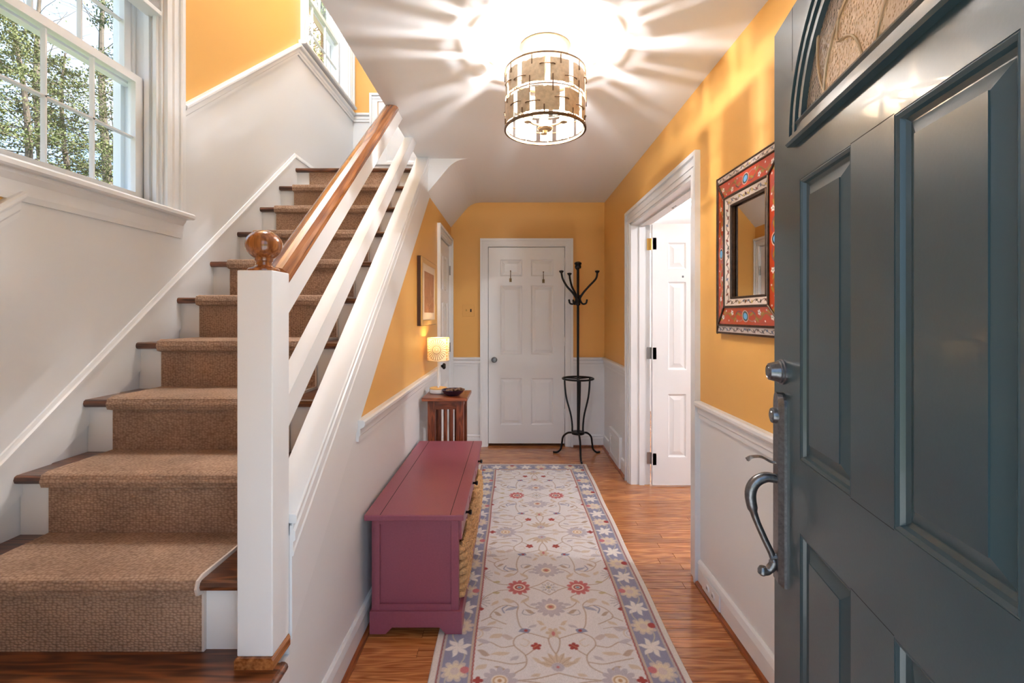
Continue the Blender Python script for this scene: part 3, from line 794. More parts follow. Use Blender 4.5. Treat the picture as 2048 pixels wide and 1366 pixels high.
# side of the first steps below the newel
MB().prism([(0.825, 0), (1.3165, 0), (1.3165, 0.37), (1.07, 0.37), (1.07, 0.17), (0.825, 0.17)], 'X', XH - 0.03, XH - 0.0).build('side_panel', 'white_trim', st)
# outer stringer: broad apron, moulding and cap
def sheared(mb, x0, x1, o0, o1, ya, yb=None, zcut=None):
    """bar following the stair slope; offsets are heights over the nosing line; upper end cut level at zcut"""
    P = []
    for x, o in ((x0, o0), (x1, o0), (x1, o1), (x0, o1)):
        e = yb if zcut is None else nY(zcut - o)
        P.append(((x, ya, nos(ya) + o), (x, e, nos(e) + o)))
    return mb.rings([[p[0] for p in P], [p[1] for p in P]], True, True, False)
def sheared_poly(mb, poly, ya, zcut):
    P = [((x, ya, nos(ya) + o), (x, nY(zcut - o), zcut)) for x, o in poly]
    return mb.rings([[p[0] for p in P], [p[1] for p in P]], True, True, False)
ap = MB()
ya = 1.318
ap.prism([(ya, nos(ya) - 0.23), (nY(2.19 + 0.23), 2.19), (3.418, 2.20), (3.418, nos(3.418) + 0.085), (ya, nos(ya) + 0.085)], 'X', XH + 0.0005, XH + 0.007)
ap.build('stringer_face', 'white_trim', st)
sheared(MB(), XS1, XH - 0.071, -0.30, 0.085, ya, 3.40).build('inner_stringer', 'white_trim', st)
sheared_poly(MB(), [(XH - 0.068, 0.092), (XH + 0.016, 0.092), (XH + 0.020, 0.097), (XH + 0.020, 0.112), (XH + 0.016, 0.117), (XH - 0.068, 0.117)], ya, ZC - 0.001).build('stringer_cap', 'white_trim', st)
sheared_poly(MB(), [(XH + 0.0072, 0.0), (XH + 0.011, 0.002), (XH + 0.013, 0.010), (XH + 0.010, 0.018), (XH + 0.010, 0.040), (XH + 0.016, 0.046), (XH + 0.016, 0.068), (XH + 0.010, 0.074), (XH + 0.010, 0.0915), (XH + 0.0072, 0.0915)], ya, ZC - 0.001).build('cap_moulding', 'white_trim', st)

# ------------------------------------------------------------------ railing
rl = thing('stair_railing', (-0.666, 1.27, 0.4), 'white stair railing with cherry handrail and square newel post', 'railing')
ZN = Z0 - 2 * RISE
nx0, nx1, ny0, ny1 = -0.712, -0.620, 1.2245, 1.3165
nw = B(nx0, nx1, ny0, ny1, ZN + 0.03, 1.427, c=0.003).build('newel_post', 'white_trim', rl)
MB().prism([(nx0 - 0.004, ZN), (nx1 + 0.004, ZN), (nx1 + 0.004, ZN + 0.022), (nx1, ZN + 0.03), (nx0, ZN + 0.03), (nx0 - 0.004, ZN + 0.022)], 'Y', ny0 - 0.006, ny1 - 0.002).build('newel_shoe', 'cherry_rail', nw)
R = 0.046
ball = [(0.040, 1.427), (0.040, 1.432), (0.036, 1.436), (0.026, 1.439), (0.020, 1.444), (0.019, 1.452), (0.023, 1.457)]
for i in range(-60, 91, 10):
    a = math.radians(i); ball.append((R * math.cos(a) + 1e-4, 1.498 + 0.040 * math.sin(a)))
MB().lathe(ball, ((nx0 + nx1) / 2, (ny0 + ny1) / 2, 0), 'Z', 40).build('ball_finial', 'cherry_ball', rl)
hp = [(-0.692, 0.752), (-0.694, 0.775), (-0.690, 0.790), (-0.678, 0.800), (-0.660, 0.804), (-0.640, 0.800), (-0.628, 0.790), (-0.624, 0.775), (-0.626, 0.752)]
hr = sheared_poly(MB(), hp, ny1, ZC - 0.001).build('handrail', 'cherry_rail', rl)
hrot = Matrix.Rotation(math.atan(SL), 4, 'X')            # grain follows the slope
hr.data.transform(hrot.inverted()); hr.matrix_local = hrot
sheared(MB(), -0.684, -0.634, 0.655, 0.751, ny1, zcut=ZC - 0.001).build('handrail_board', 'white_trim', rl)
sheared(MB(), -0.684, -0.634, 0.335, 0.425, ny1, zcut=ZC - 0.001).build('middle_rail', 'white_trim', rl)

# ------------------------------------------------------------------ stair runner
TH = 0.011
xr0, xr1 = -1.49, -0.842
outer, inner = [], []
def ro(y, z, dy, dz): inner.append((y, z)); outer.append((y + dy, z + dz))
for k in range(-1, 9):
    yk, zk = Y0 + k * RUN, Z0 + k * RISE
    ro(yk + 0.03, zk - RISE + (0.0005 if k == -1 else TH), -TH, 0)
    ro(yk + 0.03, zk - 0.034, -TH, 0)
    if k == 8: ro(yk + 0.03, zk - 0.0285, -TH, 0); break
    ro(yk + 0.018, zk - 0.0285, -0.003, -TH)
    ro(yk + 0.004, zk - 0.026, -TH * .9, -TH * .7)
    ro(yk - 0.0003, zk - 0.014, -TH * 1.1, 0)
    ro(yk + 0.004, zk - 0.003, -TH * .8, TH * .8)
    ro(yk + 0.020, zk + 0.0003, -0.002, TH * 1.15)
    ro(yk + 0.120, zk + 0.0003, 0, TH)
    ro(yk + RUN + 0.03, zk + 0.0003, -TH, TH)
n = len(outer)
run = thing('stair_runner', (-1.17, 1.27, 0.4), 'tan looped carpet runner fixed down the middle of the stairs', 'carpet')
mb = MB()
XSN = 2
mb.add([(x, y, z) for x in (xr0, xr1) for y, z in outer], [(i, i + 1, n + i + 1, n + i) for i in range(n - 1)], True)
mb.add([(x, y, z) for x in (xr0, xr1) for y, z in inner], [(i, i + 1, n + i + 1, n + i) for i in range(n - 1)])
mb.build('pile', 'carpet', run)
for x in (xr0, xr1):
    s = -1 if x == xr0 else 1
    e = MB(); e.add([(x + d, y, z) for d in (0, s * 0.006) for y, z in outer] + [(x + d, y, z) for d in (0, s * 0.006) for y, z in inner],
                    [(i, i + 1, n + i + 1, n + i) for i in range(n - 1)] + [(2 * n + i, 2 * n + i + 1, 3 * n + i + 1, 3 * n + i) for i in range(n - 1)] +
                    [(n + i, n + i + 1, 3 * n + i + 1, 3 * n + i) for i in range(n - 1)])
    e.build('edge_binding', 'carpet' if x == xr0 else 'binding', run)

# ------------------------------------------------------------------ front door (green), hinged near the camera
AL = math.atan2(179, F)
lat = Vector((0.688, 1.25)); dirv = Vector((math.sin(AL), math.cos(AL)))
WD, HD = 0.914, 2.03
hin = lat - dirv * WD
d1 = thing('door_1', (hin.x, hin.y, 0.014), 'dark teal front door with fan light standing open into the hall', 'door', kind='structure', rotz=math.pi / 2 - AL, local=True)
# local x: hinge -> latch, local y: out of the visible face, z up; face plane at y=0
tl = lambda t: WD - t                                   # t measured from the latch edge
pan = [(tl(0.391), tl(0.164), 0.965, 1.607), (tl(0.749), tl(0.522), 0.965, 1.607), (tl(0.391), tl(0.164), 0.22, 0.797), (tl(0.749), tl(0.522), 0.22, 0.797)]
PD = lambda u, v, d: (u, -d, v)
cxf, czf, rf = WD / 2, 1.705, 0.312                     # fan light centre and glass opening radius
hw = 0.36
# lower body with panels up to z=1.70, upper body with the half-round hole
leaf_panels(MB(), pan, PD, WD, czf, 0.044, d1, 'door_green', 0.013, 0.019, 0.027)
ub = MB()
NA = 28
arc = [(cxf + rf * math.cos(math.pi * i / NA), czf + rf * math.sin(math.pi * i / NA)) for i in range(NA + 1)]
def outp(a):
    dx, dz = math.cos(a), math.sin(a)
    tx = (WD - cxf) / abs(dx) if abs(dx) > 1e-6 else 9e9; tz = (HD - czf) / dz if dz > 1e-6 else 9e9
    t = min(tx, tz); return (cxf + dx * t, czf + dz * t)
angs = [math.pi * i / NA for i in range(NA + 1)]
ca = math.atan2(HD - czf, WD - cxf)
angs = sorted(angs + [ca, math.pi - ca])
ai = [(cxf + rf * math.cos(a), czf + rf * math.sin(a)) for a in angs]; ao = [outp(a) for a in angs]
nn = len(angs)
for yv in (0.0, -0.044):
    ub.add([(x, yv, z) for x, z in ai] + [(x, yv, z) for x, z in ao], [(i, i + 1, nn + i + 1, nn + i) for i in range(nn - 1)])
ub.add([(x, yv, z) for yv in (0, -0.044) for x, z in ai], [(i, i + 1, nn + i + 1, nn + i) for i in range(nn - 1)])
ub.add([(x, yv, z) for yv in (0, -0.044) for x, z in ao], [(i, i + 1, nn + i + 1, nn + i) for i in range(nn - 1)])
ub.build('top_rail', 'door_green', d1)
# fan frame: stepped half-round moulding and sill
def arc_ring(r0, r1, y0, y1, ztop=None, seg=36, z0=None):
    mb = MB(); zz = czf if z0 is None else z0
    rs = []
    for i in range(seg + 1):
        a = math.pi * i / seg; c, s_ = math.cos(a), math.sin(a)
        rs.append([(cxf + r0 * c, y0, zz + r0 * s_), (cxf + r1 * c, y0, zz + r1 * s_), (cxf + r1 * c, y1, zz + r1 * s_), (cxf + r0 * c, y1, zz + r0 * s_)])
    return mb.rings(rs, True, True, False)
fan = arc_ring(0.262, 0.322, 0, 0.010); 
for a, b_, h in ((0.302, 0.318, 0.020), (0.282, 0.296, 0.016), (0.258, 0.272, 0.012)):
    m2 = arc_ring(a, b_, 0.0, h); fan.add(m2.v, m2.f)
fan.build('fan_frame', 'door_green', d1)
MB().mold((cxf - 0.326, 0, czf - 0.012), (cxf + 0.326, 0, czf - 0.012), (0, 1, 0), [(-0.03, 0), (0.016, 0), (0.020, 0.006), (0.020, 0.016), (0.012, 0.022), (0.012, 0.034), (0.016, 0.040), (0.008, 0.052), (-0.03, 0.052)]).build('fan_sill', 'door_green', d1)
gp = [(cxf + 0.285 * math.cos(math.pi * i / 40), czf + 0.01 + 0.285 * math.sin(math.pi * i / 40)) for i in range(41)]
MB().prism([(x, z) for x, z in gp], 'Y', -0.006, 0.001).build('fan_glass', 'fan_glass', d1)
came = MB()
came.tube([(cxf + 0.165 * math.cos(math.pi * i / 24), 0.003, czf + 0.04 + 0.15 * math.sin(math.pi * i / 24)) for i in range(25)], 0.003, 6)
for s in (-1, 1):
    came.tube([(cxf + s * p.x, 0.003, czf + 0.04 + p.z) for p in bez((0.02, 0, 0), (0.06, 0, 0.12), (0.14, 0, 0.02), (0.10, 0, 0.13))], 0.0026, 6)
    came.tube([(cxf + s * p.x, 0.003, czf + 0.04 + p.z) for p in bez((0.16, 0, 0.0), (0.2, 0, 0.05), (0.21, 0, 0.12), (0.17, 0, 0.2))], 0.0026, 6)
    came.tube([(cxf + s * 0.03, 0.003, czf + 0.19), (cxf + s * 0.05, 0.003, czf + 0.27)], 0.0026, 6)
came.build('came', 'champagne', d1)
for ua, ub_, z in ((tl(0.522), tl(0.391), 1.609), (tl(0.522), tl(0.391), 0.963), (tl(0.522), tl(0.391), 0.799)):
    B(ua, ub_, -0.001, 0.0003, z - 0.0006, z + 0.0006).build('joint', 'slot_dark', d1)
for z_a, z_b in ((czf + 0.05, HD),):
    B(tl(0.1206), tl(0.1194), -0.001, 0.0003, z_a, z_b).build('joint', 'slot_dark', d1)
# hardware
hs_ = tl(0.060)
MB().lathe([(0.0, 0.036), (0.012, 0.036), (0.014, 0.033), (0.016, 0.036), (0.021, 0.033), (0.026, 0.012), (0.029, 0.010), (0.029, 0.006), (0.032, 0.004), (0.032, 0.0)], (hs_, 0, 1.155), 'Y', 32).build('deadbolt', 'pewter', d1)
pl = MB()
pz0, pz1 = 0.624, 1.070
sil = [(-0.027, pz0)] + [(0.027, pz0)] + [(0.027, pz1)] + [(0.027 * math.cos(a), pz1 + 0.034 * math.sin(a)) for a in [math.pi * i / 12 for i in range(1, 12)]] + [(-0.027, pz1)]
sil2 = [(x * 0.66, pz0 + 0.008 + (z - pz0) * 0.985) for x, z in sil]
pl.rings([[(hs_ + x, 0.0, z) for x, z in sil], [(hs_ + x, 0.006, z) for x, z in sil], [(hs_ + x, 0.017, z) for x, z in sil2]], True, True, False)
plate = pl.build('handle_plate', 'pewter', d1)
MB().lathe([(0.0, 0.030), (0.010, 0.030), (0.012, 0.027), (0.018, 0.027), (0.020, 0.022), (0.020, 0.012)], (hs_, 0, 1.045), 'Y', 28).build('lock_cylinder', 'pewter', plate)
thumb = [(hs_, 0.014, 0.925), (hs_, 0.030, 0.928), (hs_, 0.050, 0.938), (hs_, 0.072, 0.938), (hs_, 0.084, 0.930)]
tm = MB()
rs = []
for (x, yv, z), wv in zip([tuple(p) for p in spline(thumb, 5)], np.linspace(0.006, 0.016, 21)):
    rs.append([(x - wv, yv, z), (x, yv, z + 0.004), (x + wv, yv, z), (x, yv, z - 0.003)])
tm.rings(rs).build('thumb_latch', 'pewter', plate)
grip = spline([(hs_, 0.012, 0.885), (hs_, 0.040, 0.888), (hs_, 0.066, 0.872), (hs_, 0.076, 0.840), (hs_, 0.066, 0.790), (hs_, 0.044, 0.735), (hs_, 0.026, 0.695), (hs_, 0.022, 0.672), (hs_, 0.034, 0.654), (hs_, 0.046, 0.652)], 6)
gr = [0.011 + 0.003 * math.sin(math.pi * min(i / 26, 1)) - (0.003 if 22 < i < 40 else 0) for i in range(len(grip))]
for i in range(len(grip) - 8, len(grip)): gr[i] = 0.010 + 0.003 * (i - len(grip) + 8) / 8
MB().tube(grip, gr, 14).build('grip', 'pewter', plate)
MB().lathe([(0.0, 0.012), (0.008, 0.010), (0.012, 0.003), (0.012, -0.006), (0.006, -0.012), (0, -0.013)], (hs_, 0.047, 0.652), 'Z', 14).tube([(hs_, 0.012, 0.69), (hs_, 0.03, 0.688)], 0.009, 10).build('grip_end', 'pewter', plate)

# ------------------------------------------------------------------ hall furniture
# bench
bx0, bx1, by0, by1 = -0.578, -0.222, 1.945, 3.055
bz = lambda z: z
bn = thing('storage_bench', (-0.4, 2.5, 0), 'long burgundy painted storage bench against the left wall', 'bench')
HB = 0.50
B(-0.605, -0.200, 1.925, 3.07, HB - 0.024, HB, c=0.004).build('top', 'bench_paint', bn)
for xx in (-0.540, -0.255):
    B(xx - 0.0012, xx + 0.0012, 1.93, 3.065, HB - 0.001, HB + 0.0004).build('top_seam', 'slot_dark', bn)
body = MB()
body.box(bx0, bx1, by0 + 0.012, by0 + 0.024, 0.10, HB - 0.03)                       # sunk end panel
body.box(bx0, bx1, by1 - 0.024, by1 - 0.012, 0.10, HB - 0.03)
body.box(bx0, bx0 + 0.012, by0, by1, 0.10, HB - 0.025)                              # back
body.box(bx0 + 0.012, bx1, by0 + 0.02, by1 - 0.02, 0.105, 0.12)                     # bottom shelf
body.box(bx0 + 0.012, bx1 - 0.01, by0 + 0.02, by1 - 0.02, 0.365, 0.375)             # under drawers
for yy in (by0 + 0.36, by0 + 0.73):
    body.box(bx0 + 0.012, bx1, yy, yy + 0.018, 0.12, HB - 0.025)
body.build('carcass', 'bench_paint', bn)
for yy in (by0, by1 - 0.016):
    B(bx0, bx0 + 0.032, yy, yy + 0.016, 0.10, HB - 0.026, c=0.002).build('end_stile', 'bench_paint', bn)
    B(bx1 - 0.032, bx1, yy, yy + 0.016, 0.10, HB - 0.026, c=0.002).build('end_stile', 'bench_paint', bn)
    B(bx0 + 0.032, bx1 - 0.032, yy, yy + 0.016, HB - 0.045, HB - 0.026).build('end_rail', 'bench_paint', bn)
    B(bx0 + 0.032, bx1 - 0.032, yy, yy + 0.016, 0.10, 0.128).build('end_rail', 'bench_paint', bn)
def skirt(a, b_, n_):
    L = b_ - a
    return [(a, 0.013), (a + 0.065, 0.013), (a + 0.078, 0.026), (a + 0.092, 0.040), (b_ - 0.092, 0.040), (b_ - 0.078, 0.026), (b_ - 0.065, 0.013), (b_, 0.013), (b_, 0.10), (a, 0.10)]
for yy in (by0 - 0.012, by1 - 0.004):
    MB().prism(skirt(bx0 - 0.006, bx1 + 0.014, 0), 'Y', yy, yy + 0.016).build('plinth', 'bench_paint', bn)
MB().prism(skirt(by0 + 0.0045, by1 - 0.0045, 0), 'X', bx1 - 0.002, bx1 + 0.0135).build('plinth', 'bench_paint', bn)
B(bx0 - 0.006, bx1 + 0.014, by0 - 0.012, by1 + 0.012, 0.0985, 0.104, c=0.001).build('plinth_cap', 'bench_paint', bn)
for k in range(3):
    ya_ = by0 + 0.014 + k * 0.37; yb2 = ya_ + 0.345
    dw = B(bx1 - 0.006, bx1 + 0.010, ya_, yb2, 0.385, HB - 0.03, c=0.002).build('drawer', 'bench_paint', bn)
    MB().lathe([(0.0, 0.028), (0.009, 0.027), (0.012, 0.020), (0.006, 0.012), (0.005, 0.004), (0.009, 0.0)], (bx1 + 0.010, (ya_ + yb2) / 2, 0.428), 'X', 16).build('knob', 'black_knob', dw)
# baskets: coils of braided seagrass
for k, lab in enumerate(('braided seagrass basket in the near bay of the burgundy bench', 'braided seagrass basket in the middle bay of the burgundy bench', 'braided seagrass basket in the far bay of the burgundy bench')):
    ya_ = by0 + 0.030 + k * 0.37; yb2 = ya_ + 0.31
    bk = thing('basket', (-0.36, (ya_ + yb2) / 2, 0.121), lab, 'basket', 'baskets in the storage bench')
    for j in range(7):
        zz = 0.140 + j * 0.031
        bul = 0.012 * math.sin(math.pi * (j + 0.5) / 7) + 0.010
        pts = []
        xa, xb = bx0 + 0.04, bx1 - 0.005 + bul
        per = [(xa, ya_ + 0.016), (xb - 0.02, ya_ + 0.016), (xb, ya_ + 0.035), (xb + 0.006, (ya_ + yb2) / 2), (xb, yb2 - 0.035), (xb - 0.02, yb2 - 0.016), (xa, yb2 - 0.016), (xa, ya_ + 0.016)]
        dense = []
        for (p, q) in zip(per[:-1], per[1:]):
            L = math.hypot(q[0] - p[0], q[1] - p[1]); m_ = max(1, int(L / 0.012))
            dense += [(p[0] + (q[0] - p[0]) * i / m_, p[1] + (q[1] - p[1]) * i / m_) for i in range(m_)]
        mb = MB()
        mb.tube([(x + 0.0025 * math.sin(i * 2.1 + j), y_ + random.uniform(-.001, .001), zz + 0.003 * math.sin(i * 1.57 + j)) for i, (x, y_) in enumerate(dense)], [0.0155 + 0.003 * math.sin(i * 2.2 + j * 1.3) for i in range(len(dense))], 8)
        mb.build('coil', 'seagrass', bk)
    fz = MB()
    for i in range(60):
        y_ = random.uniform(ya_ + 0.03, yb2 - 0.03); z_ = random.uniform(0.15, 0.34); x_ = bx1 + 0.02
        fz.tube([(x_, y_, z_), (x_ + random.uniform(.008, .02), y_ + random.uniform(-.03, .03), z_ + random.uniform(-.02, .02))], 0.0011, 4)
    tag(fz.build('fibres', 'seagrass_pale', bk), kind='stuff')
    B(bx0 + 0.045, bx1 - 0.01, ya_ + 0.02, yb2 - 0.02, 0.121, 0.13).build('base', 'seagrass', bk)

# stand at the end of the bench
sx0, sx1, sy0, sy1, sz = -0.598, -0.300, 3.105, 3.435, 0.77
sd = thing('plant_stand', (-0.45, 3.27, 0), 'slatted mission oak stand between the bench and closet door', 'side table')
B(sx0 + 0.0, sx1, sy0, sy1, sz - 0.022, sz, c=0.003).build('top', 'stand_top', sd)
lx0, lx1, ly0, ly1 = sx0 + 0.034, sx1 - 0.028, sy0 + 0.03, sy1 - 0.03
for xx in (lx0, lx1 - 0.048):
    for yy in (ly0, ly1 - 0.048):
        B(xx, xx + 0.048, yy, yy + 0.048, 0, sz - 0.022, c=0.002).build('leg', 'stand_oak', sd)
for yy in (ly0 + 0.012, ly1 - 0.03):
    B(lx0 + 0.048, lx1 - 0.048, yy, yy + 0.018, sz - 0.082, sz - 0.022).build('apron', 'stand_top', sd)
    B(lx0 + 0.048, lx1 - 0.048, yy, yy + 0.018, 0.10, 0.15).build('stretcher', 'stand_top', sd)
    gw = (lx1 - lx0 - 0.096)
    for q in range(3):
        xx = lx0 + 0.048 + gw * (0.22 + 0.28 * q) - 0.009
        B(xx, xx + 0.018, yy + 0.004, yy + 0.014, 0.15, sz - 0.082).build('slat', 'stand_oak', sd)
for xx in (lx0 + 0.012, lx1 - 0.03):
    B(xx, xx + 0.018, ly0 + 0.048, ly1 - 0.048, sz - 0.082, sz - 0.022).build('apron', 'stand_oak', sd)
    B(xx, xx + 0.018, ly0 + 0.048, ly1 - 0.048, 0.10, 0.15).build('stretcher', 'stand_oak', sd)

# table lamp
lcx, lcy = -0.520, 3.31
tlp = thing('table_lamp', (lcx, lcy, sz), 'small table lamp with glowing sunflower drum shade on the oak stand', 'lamp')
MB().lathe([(0.0, sz), (0.058, sz), (0.063, sz + 0.006), (0.063, sz + 0.026), (0.060, sz + 0.030), (0.0, sz + 0.030)], (lcx, lcy, 0), 'Z', 36).build('base', 'clear_acrylic', tlp)
MB().lathe([(0.0, sz + 0.030), (0.060, sz + 0.030), (0.061, sz + 0.035), (0.058, sz + 0.039), (0.0, sz + 0.039)], (lcx, lcy, 0), 'Z', 36).build('base_disc', 'lamp_base_top', tlp)
MB().tube([(lcx, lcy, sz + 0.039), (lcx, lcy, sz + 0.27)], 0.0075, 12).build('stem', 'clear_acrylic', tlp)
MB().lathe([(0.0, sz + 0.27), (0.014, sz + 0.272), (0.014, sz + 0.30), (0.0, sz + 0.302)], (lcx, lcy, 0), 'Z', 14).build('socket', 'steel', tlp)
MB().lathe([(0.0, sz + 0.30), (0.014, sz + 0.302), (0.026, sz + 0.325), (0.024, sz + 0.342), (0.0, sz + 0.353)], (lcx, lcy, 0), 'Z', 16).build('bulb', 'lamp_glow', tlp)
rs_, zs0, zs1 = 0.076, 0.997, 1.154
ni, nj = 360, 60
th = np.linspace(0, 2 * np.pi, ni); zz = np.linspace(zs0, zs1, nj)
TT, ZZ = np.meshgrid(th, zz, indexing='ij')
front = math.radians(270 + 8)
U = (((TT - front + np.pi) % (2 * np.pi)) - np.pi) * rs_; V = ZZ - (zs0 + zs1) / 2
rep = 2 * np.pi * rs_ / 3
Ur = ((U + 0.012 + rep / 2) % rep) - rep / 2
cv = Canvas(Ur, V, (252, 236, 200), 0.0025)
for k in range(26):
    a = 2 * math.pi * k / 26; c_, s_ = math.cos(a), math.sin(a)
    cv.line([(0.026 * c_, 0.026 * s_), (0.07 * c_, 0.07 * s_)], 0.0036, (96, 44, 6), smooth=False)
cv.ring(0, 0, 0.071, 0.071, 0, 0.002, (120, 58, 8))
for r_ in (0.008, 0.017, 0.026): cv.ring(0, 0, r_, r_, 0, 0.003, (110, 56, 10))
for k in range(14):
    a = 2 * math.pi * k / 14; cv.line([(0.009 * math.cos(a), 0.009 * math.sin(a)), (0.017 * math.cos(a), 0.017 * math.sin(a))], 0.0015, (140, 76, 16), smooth=False)
for j in range(-3, 4):
    cv.oval(rep / 2, j * 0.022, 0.009, 0.009, 0, (240, 196, 120)); cv.ring(rep / 2, j * 0.022, 0.006, 0.006, 0, 0.002, (120, 58, 8))
    cv.oval(-rep / 2, j * 0.022, 0.009, 0.009, 0, (240, 196, 120))
grid_mesh('shade', np.stack([lcx + rs_ * np.cos(TT), lcy + rs_ * np.sin(TT), ZZ], -1), cv.C, 'shade_paper', tlp)
for zq in (zs0, zs1):
    MB().lathe([(rs_ - 0.001, zq - 0.002), (rs_ + 0.0012, zq - 0.002), (rs_ + 0.0012, zq + 0.002), (rs_ - 0.001, zq + 0.002), (rs_ - 0.001, zq - 0.002)], (lcx, lcy, 0), 'Z', 48, caps=False).build('shade_rim', 'champagne', tlp)
def point(name, loc, watts, col, rad, parent):
    l = bpy.data.lights.new(name, 'POINT'); l.energy = watts; l.color = col; l.shadow_soft_size = rad
    o = bpy.data.objects.new(name, l); COL.objects.link(o)
    o.location = Vector(loc) - ORG.get(parent.name, Vector()) if parent else loc
    if parent: o.parent = parent
    return o
point('bulb_light', (lcx, lcy, sz + 0.362), TABLE_W, (1.0, 0.72, 0.38), 0.008, tlp)

# trinket bowl
bcx, bcy = -0.405, 3.215
bw = thing('trinket_bowl', (bcx, bcy, sz), 'shallow dark blue bowl holding small trinkets on the oak stand', 'bowl')
MB().lathe([(0.0, sz), (0.040, sz), (0.044, sz + 0.004), (0.062, sz + 0.016), (0.078, sz + 0.037), (0.080, sz + 0.040), (0.077, sz + 0.040), (0.060, sz + 0.020), (0.038, sz + 0.008), (0.0, sz + 0.007)], (bcx, bcy, 0), 'Z', 40).build('bowl', 'cobalt', bw)
for i in range(9):
    a = i * 2.4; r_ = 0.012 + 0.0045 * i
    x_, y_ = bcx + r_ * math.cos(a), bcy + r_ * math.sin(a); z_ = sz + 0.028 + 0.004 * (i % 3)
    t_ = MB().tube(spline([(x_ - 0.018, y_ - 0.006, z_), (x_, y_ + 0.008, z_ + 0.007), (x_ + 0.02, y_, z_ + 0.002)], 5), [0.004 + 0.003 * math.sin(math.pi * q / 10) for q in range(11)], 8)
    tag(t_.build('trinket', 'trinket' if i % 3 else 'dark_brass'), 'small dark trinket heaped in the blue bowl', 'trinket', 'trinkets in the blue bowl')

# framed picture on the left wall
pf = thing('framed_picture', (XH, 3.37, 1.24), 'gold framed brown print hanging on the yellow wall above the lamp', 'picture')
py0, py1, pz0_, pz1_ = 3.07, 3.66, 1.245, 1.695
xw = XH + 0.004
for nm, a, b_, c, d in (('frame_side', py0, py0 + 0.05, pz0_, pz1_), ('frame_side', py1 - 0.05, py1, pz0_, pz1_), ('frame_rail', py0 + 0.05, py1 - 0.05, pz0_, pz0_ + 0.035), ('frame_rail', py0 + 0.05, py1 - 0.05, pz1_ - 0.035, pz1_)):
    B(xw, xw + 0.026, a, b_, c, d, c=0.004).build(nm, 'gold_frame', pf)
B(xw - 0.002, xw + 0.02, py0 - 0.003, py1 + 0.003, pz0_ - 0.003, pz1_ + 0.003).build('frame_back', 'picture_side', pf)
B(xw + 0.02, xw + 0.0215, py0 + 0.05, py1 - 0.05, pz0_ + 0.035, pz1_ - 0.035).build('mat_board', 'picture_mat', pf)
a_ = np.linspace(py0 + 0.11, py1 - 0.10, 70); b2 = np.linspace(pz0_ + 0.085, pz1_ - 0.085, 70)
AA, BB = np.meshgrid(a_, b2, indexing='ij')
cv = Canvas(AA, BB, (176, 122, 82), 0.006)
for i in range(60):
    yq, zq = random.uniform(a_[0], a_[-1]), random.uniform(b2[0], b2[-1])
    cv.line([(yq, zq), (yq + random.uniform(-.03, .03), zq + random.uniform(-.06, .06)), (yq + random.uniform(-.04, .04), zq + random.uniform(-.09, .09))], 0.004, random.choice([(120, 76, 48), (150, 96, 60), (206, 160, 118)]), 0.8)
grid_mesh('print', np.stack([np.full(AA.shape, xw + 0.0222), AA, BB], -1), cv.C, 'print_paper', pf)

# light switch on the end wall
sw = thing('light_switch', (-0.445, YB, 1.36), 'yellow painted double switch plate beside the end door', 'light switch')
B(-0.505, -0.385, YB - 0.006, YB - 0.0002, 1.30, 1.42, c=0.002).build('plate', 'yellow_plate', sw)
B(-0.472, -0.460, YB - 0.016, YB - 0.006, 1.352, 1.372, c=0.001).build('toggle', 'brass', sw)
B(-0.428, -0.414, YB - 0.009, YB - 0.006, 1.345, 1.375, c=0.001).build('toggle', 'slot_dark', sw)

# coat rack
crx, cry = 0.606, 4.43
ck = thing('coat_rack', (crx, cry, 0), 'black wrought iron coat and umbrella stand beside the end door', 'coat rack')
MB().tube([(crx, cry, 0.21), (crx, cry, 1.80)], [0.010, 0.0125], 12).build('pole', 'iron', ck)
MB().lathe([(0.0, 1.815), (0.022, 1.81), (0.034, 1.80), (0.034, 1.79), (0.026, 1.78), (0.030, 1.765), (0.028, 1.75), (0.016, 1.745), (0.014, 1.74)], (crx, cry, 0), 'Z', 20).build('top_finial', 'iron', ck)
for ang, out_, ht in ((180, 0.155, 1.715), (0, 0.180, 1.715), (115, 0.150, 1.705), (-99, 0.165, 1.73)):
    a = math.radians(ang); c_, s_ = math.cos(a), math.sin(a)
    R_ = lambda r, z: (crx + r * c_, cry + r * s_, z)
    up = spline([R_(0.012, 1.44), R_(0.020, 1.475), R_(0.052, 1.525), R_(0.105, 1.585), R_(out_ - 0.012, 1.655), R_(out_, ht)], 6)
    arm = MB().tube(up, [0.011 - 0.002 * i / 30 for i in range(31)], 10)
    arm.lathe([(0.009, -0.012), (0.018, 0.0), (0.022, 0.006), (0.022, 0.012), (0.010, 0.016), (0.0, 0.017)], R_(out_, ht), 'Z', 14)
    arm.build('upper_arm', 'iron', ck)
    low = spline([R_(0.014, 1.50), R_(0.022, 1.45), R_(0.045, 1.418), R_(0.075, 1.425), R_(0.084, 1.46)], 6)
    MB().tube(low, 0.0085, 10).build('lower_hook', 'iron', ck)
MB().lathe([(0.010, 1.40), (0.022, 1.41), (0.022, 1.46), (0.012, 1.475)], (crx, cry, 0), 'Z', 14).build('hub', 'iron', ck)
tor = lambda r, z: [(crx + r * math.cos(2 * math.pi * i / 40), cry + r * math.sin(2 * math.pi * i / 40), z) for i in range(41)]
ug = MB().tube(tor(0.142, 0.722), 0.009, 8)
for a in (math.radians(30), math.radians(150), math.radians(270)):
    ug.tube([(crx, cry, 0.722), (crx + 0.142 * math.cos(a), cry + 0.142 * math.sin(a), 0.722)], 0.006, 8)
ug.build('umbrella_ring', 'iron', ck)
MB().lathe([(0.0, 0.205), (0.058, 0.205), (0.062, 0.212), (0.062, 0.222), (0.058, 0.228), (0.0, 0.220)], (crx, cry, 0), 'Z', 24).build('drip_tray', 'iron', ck)
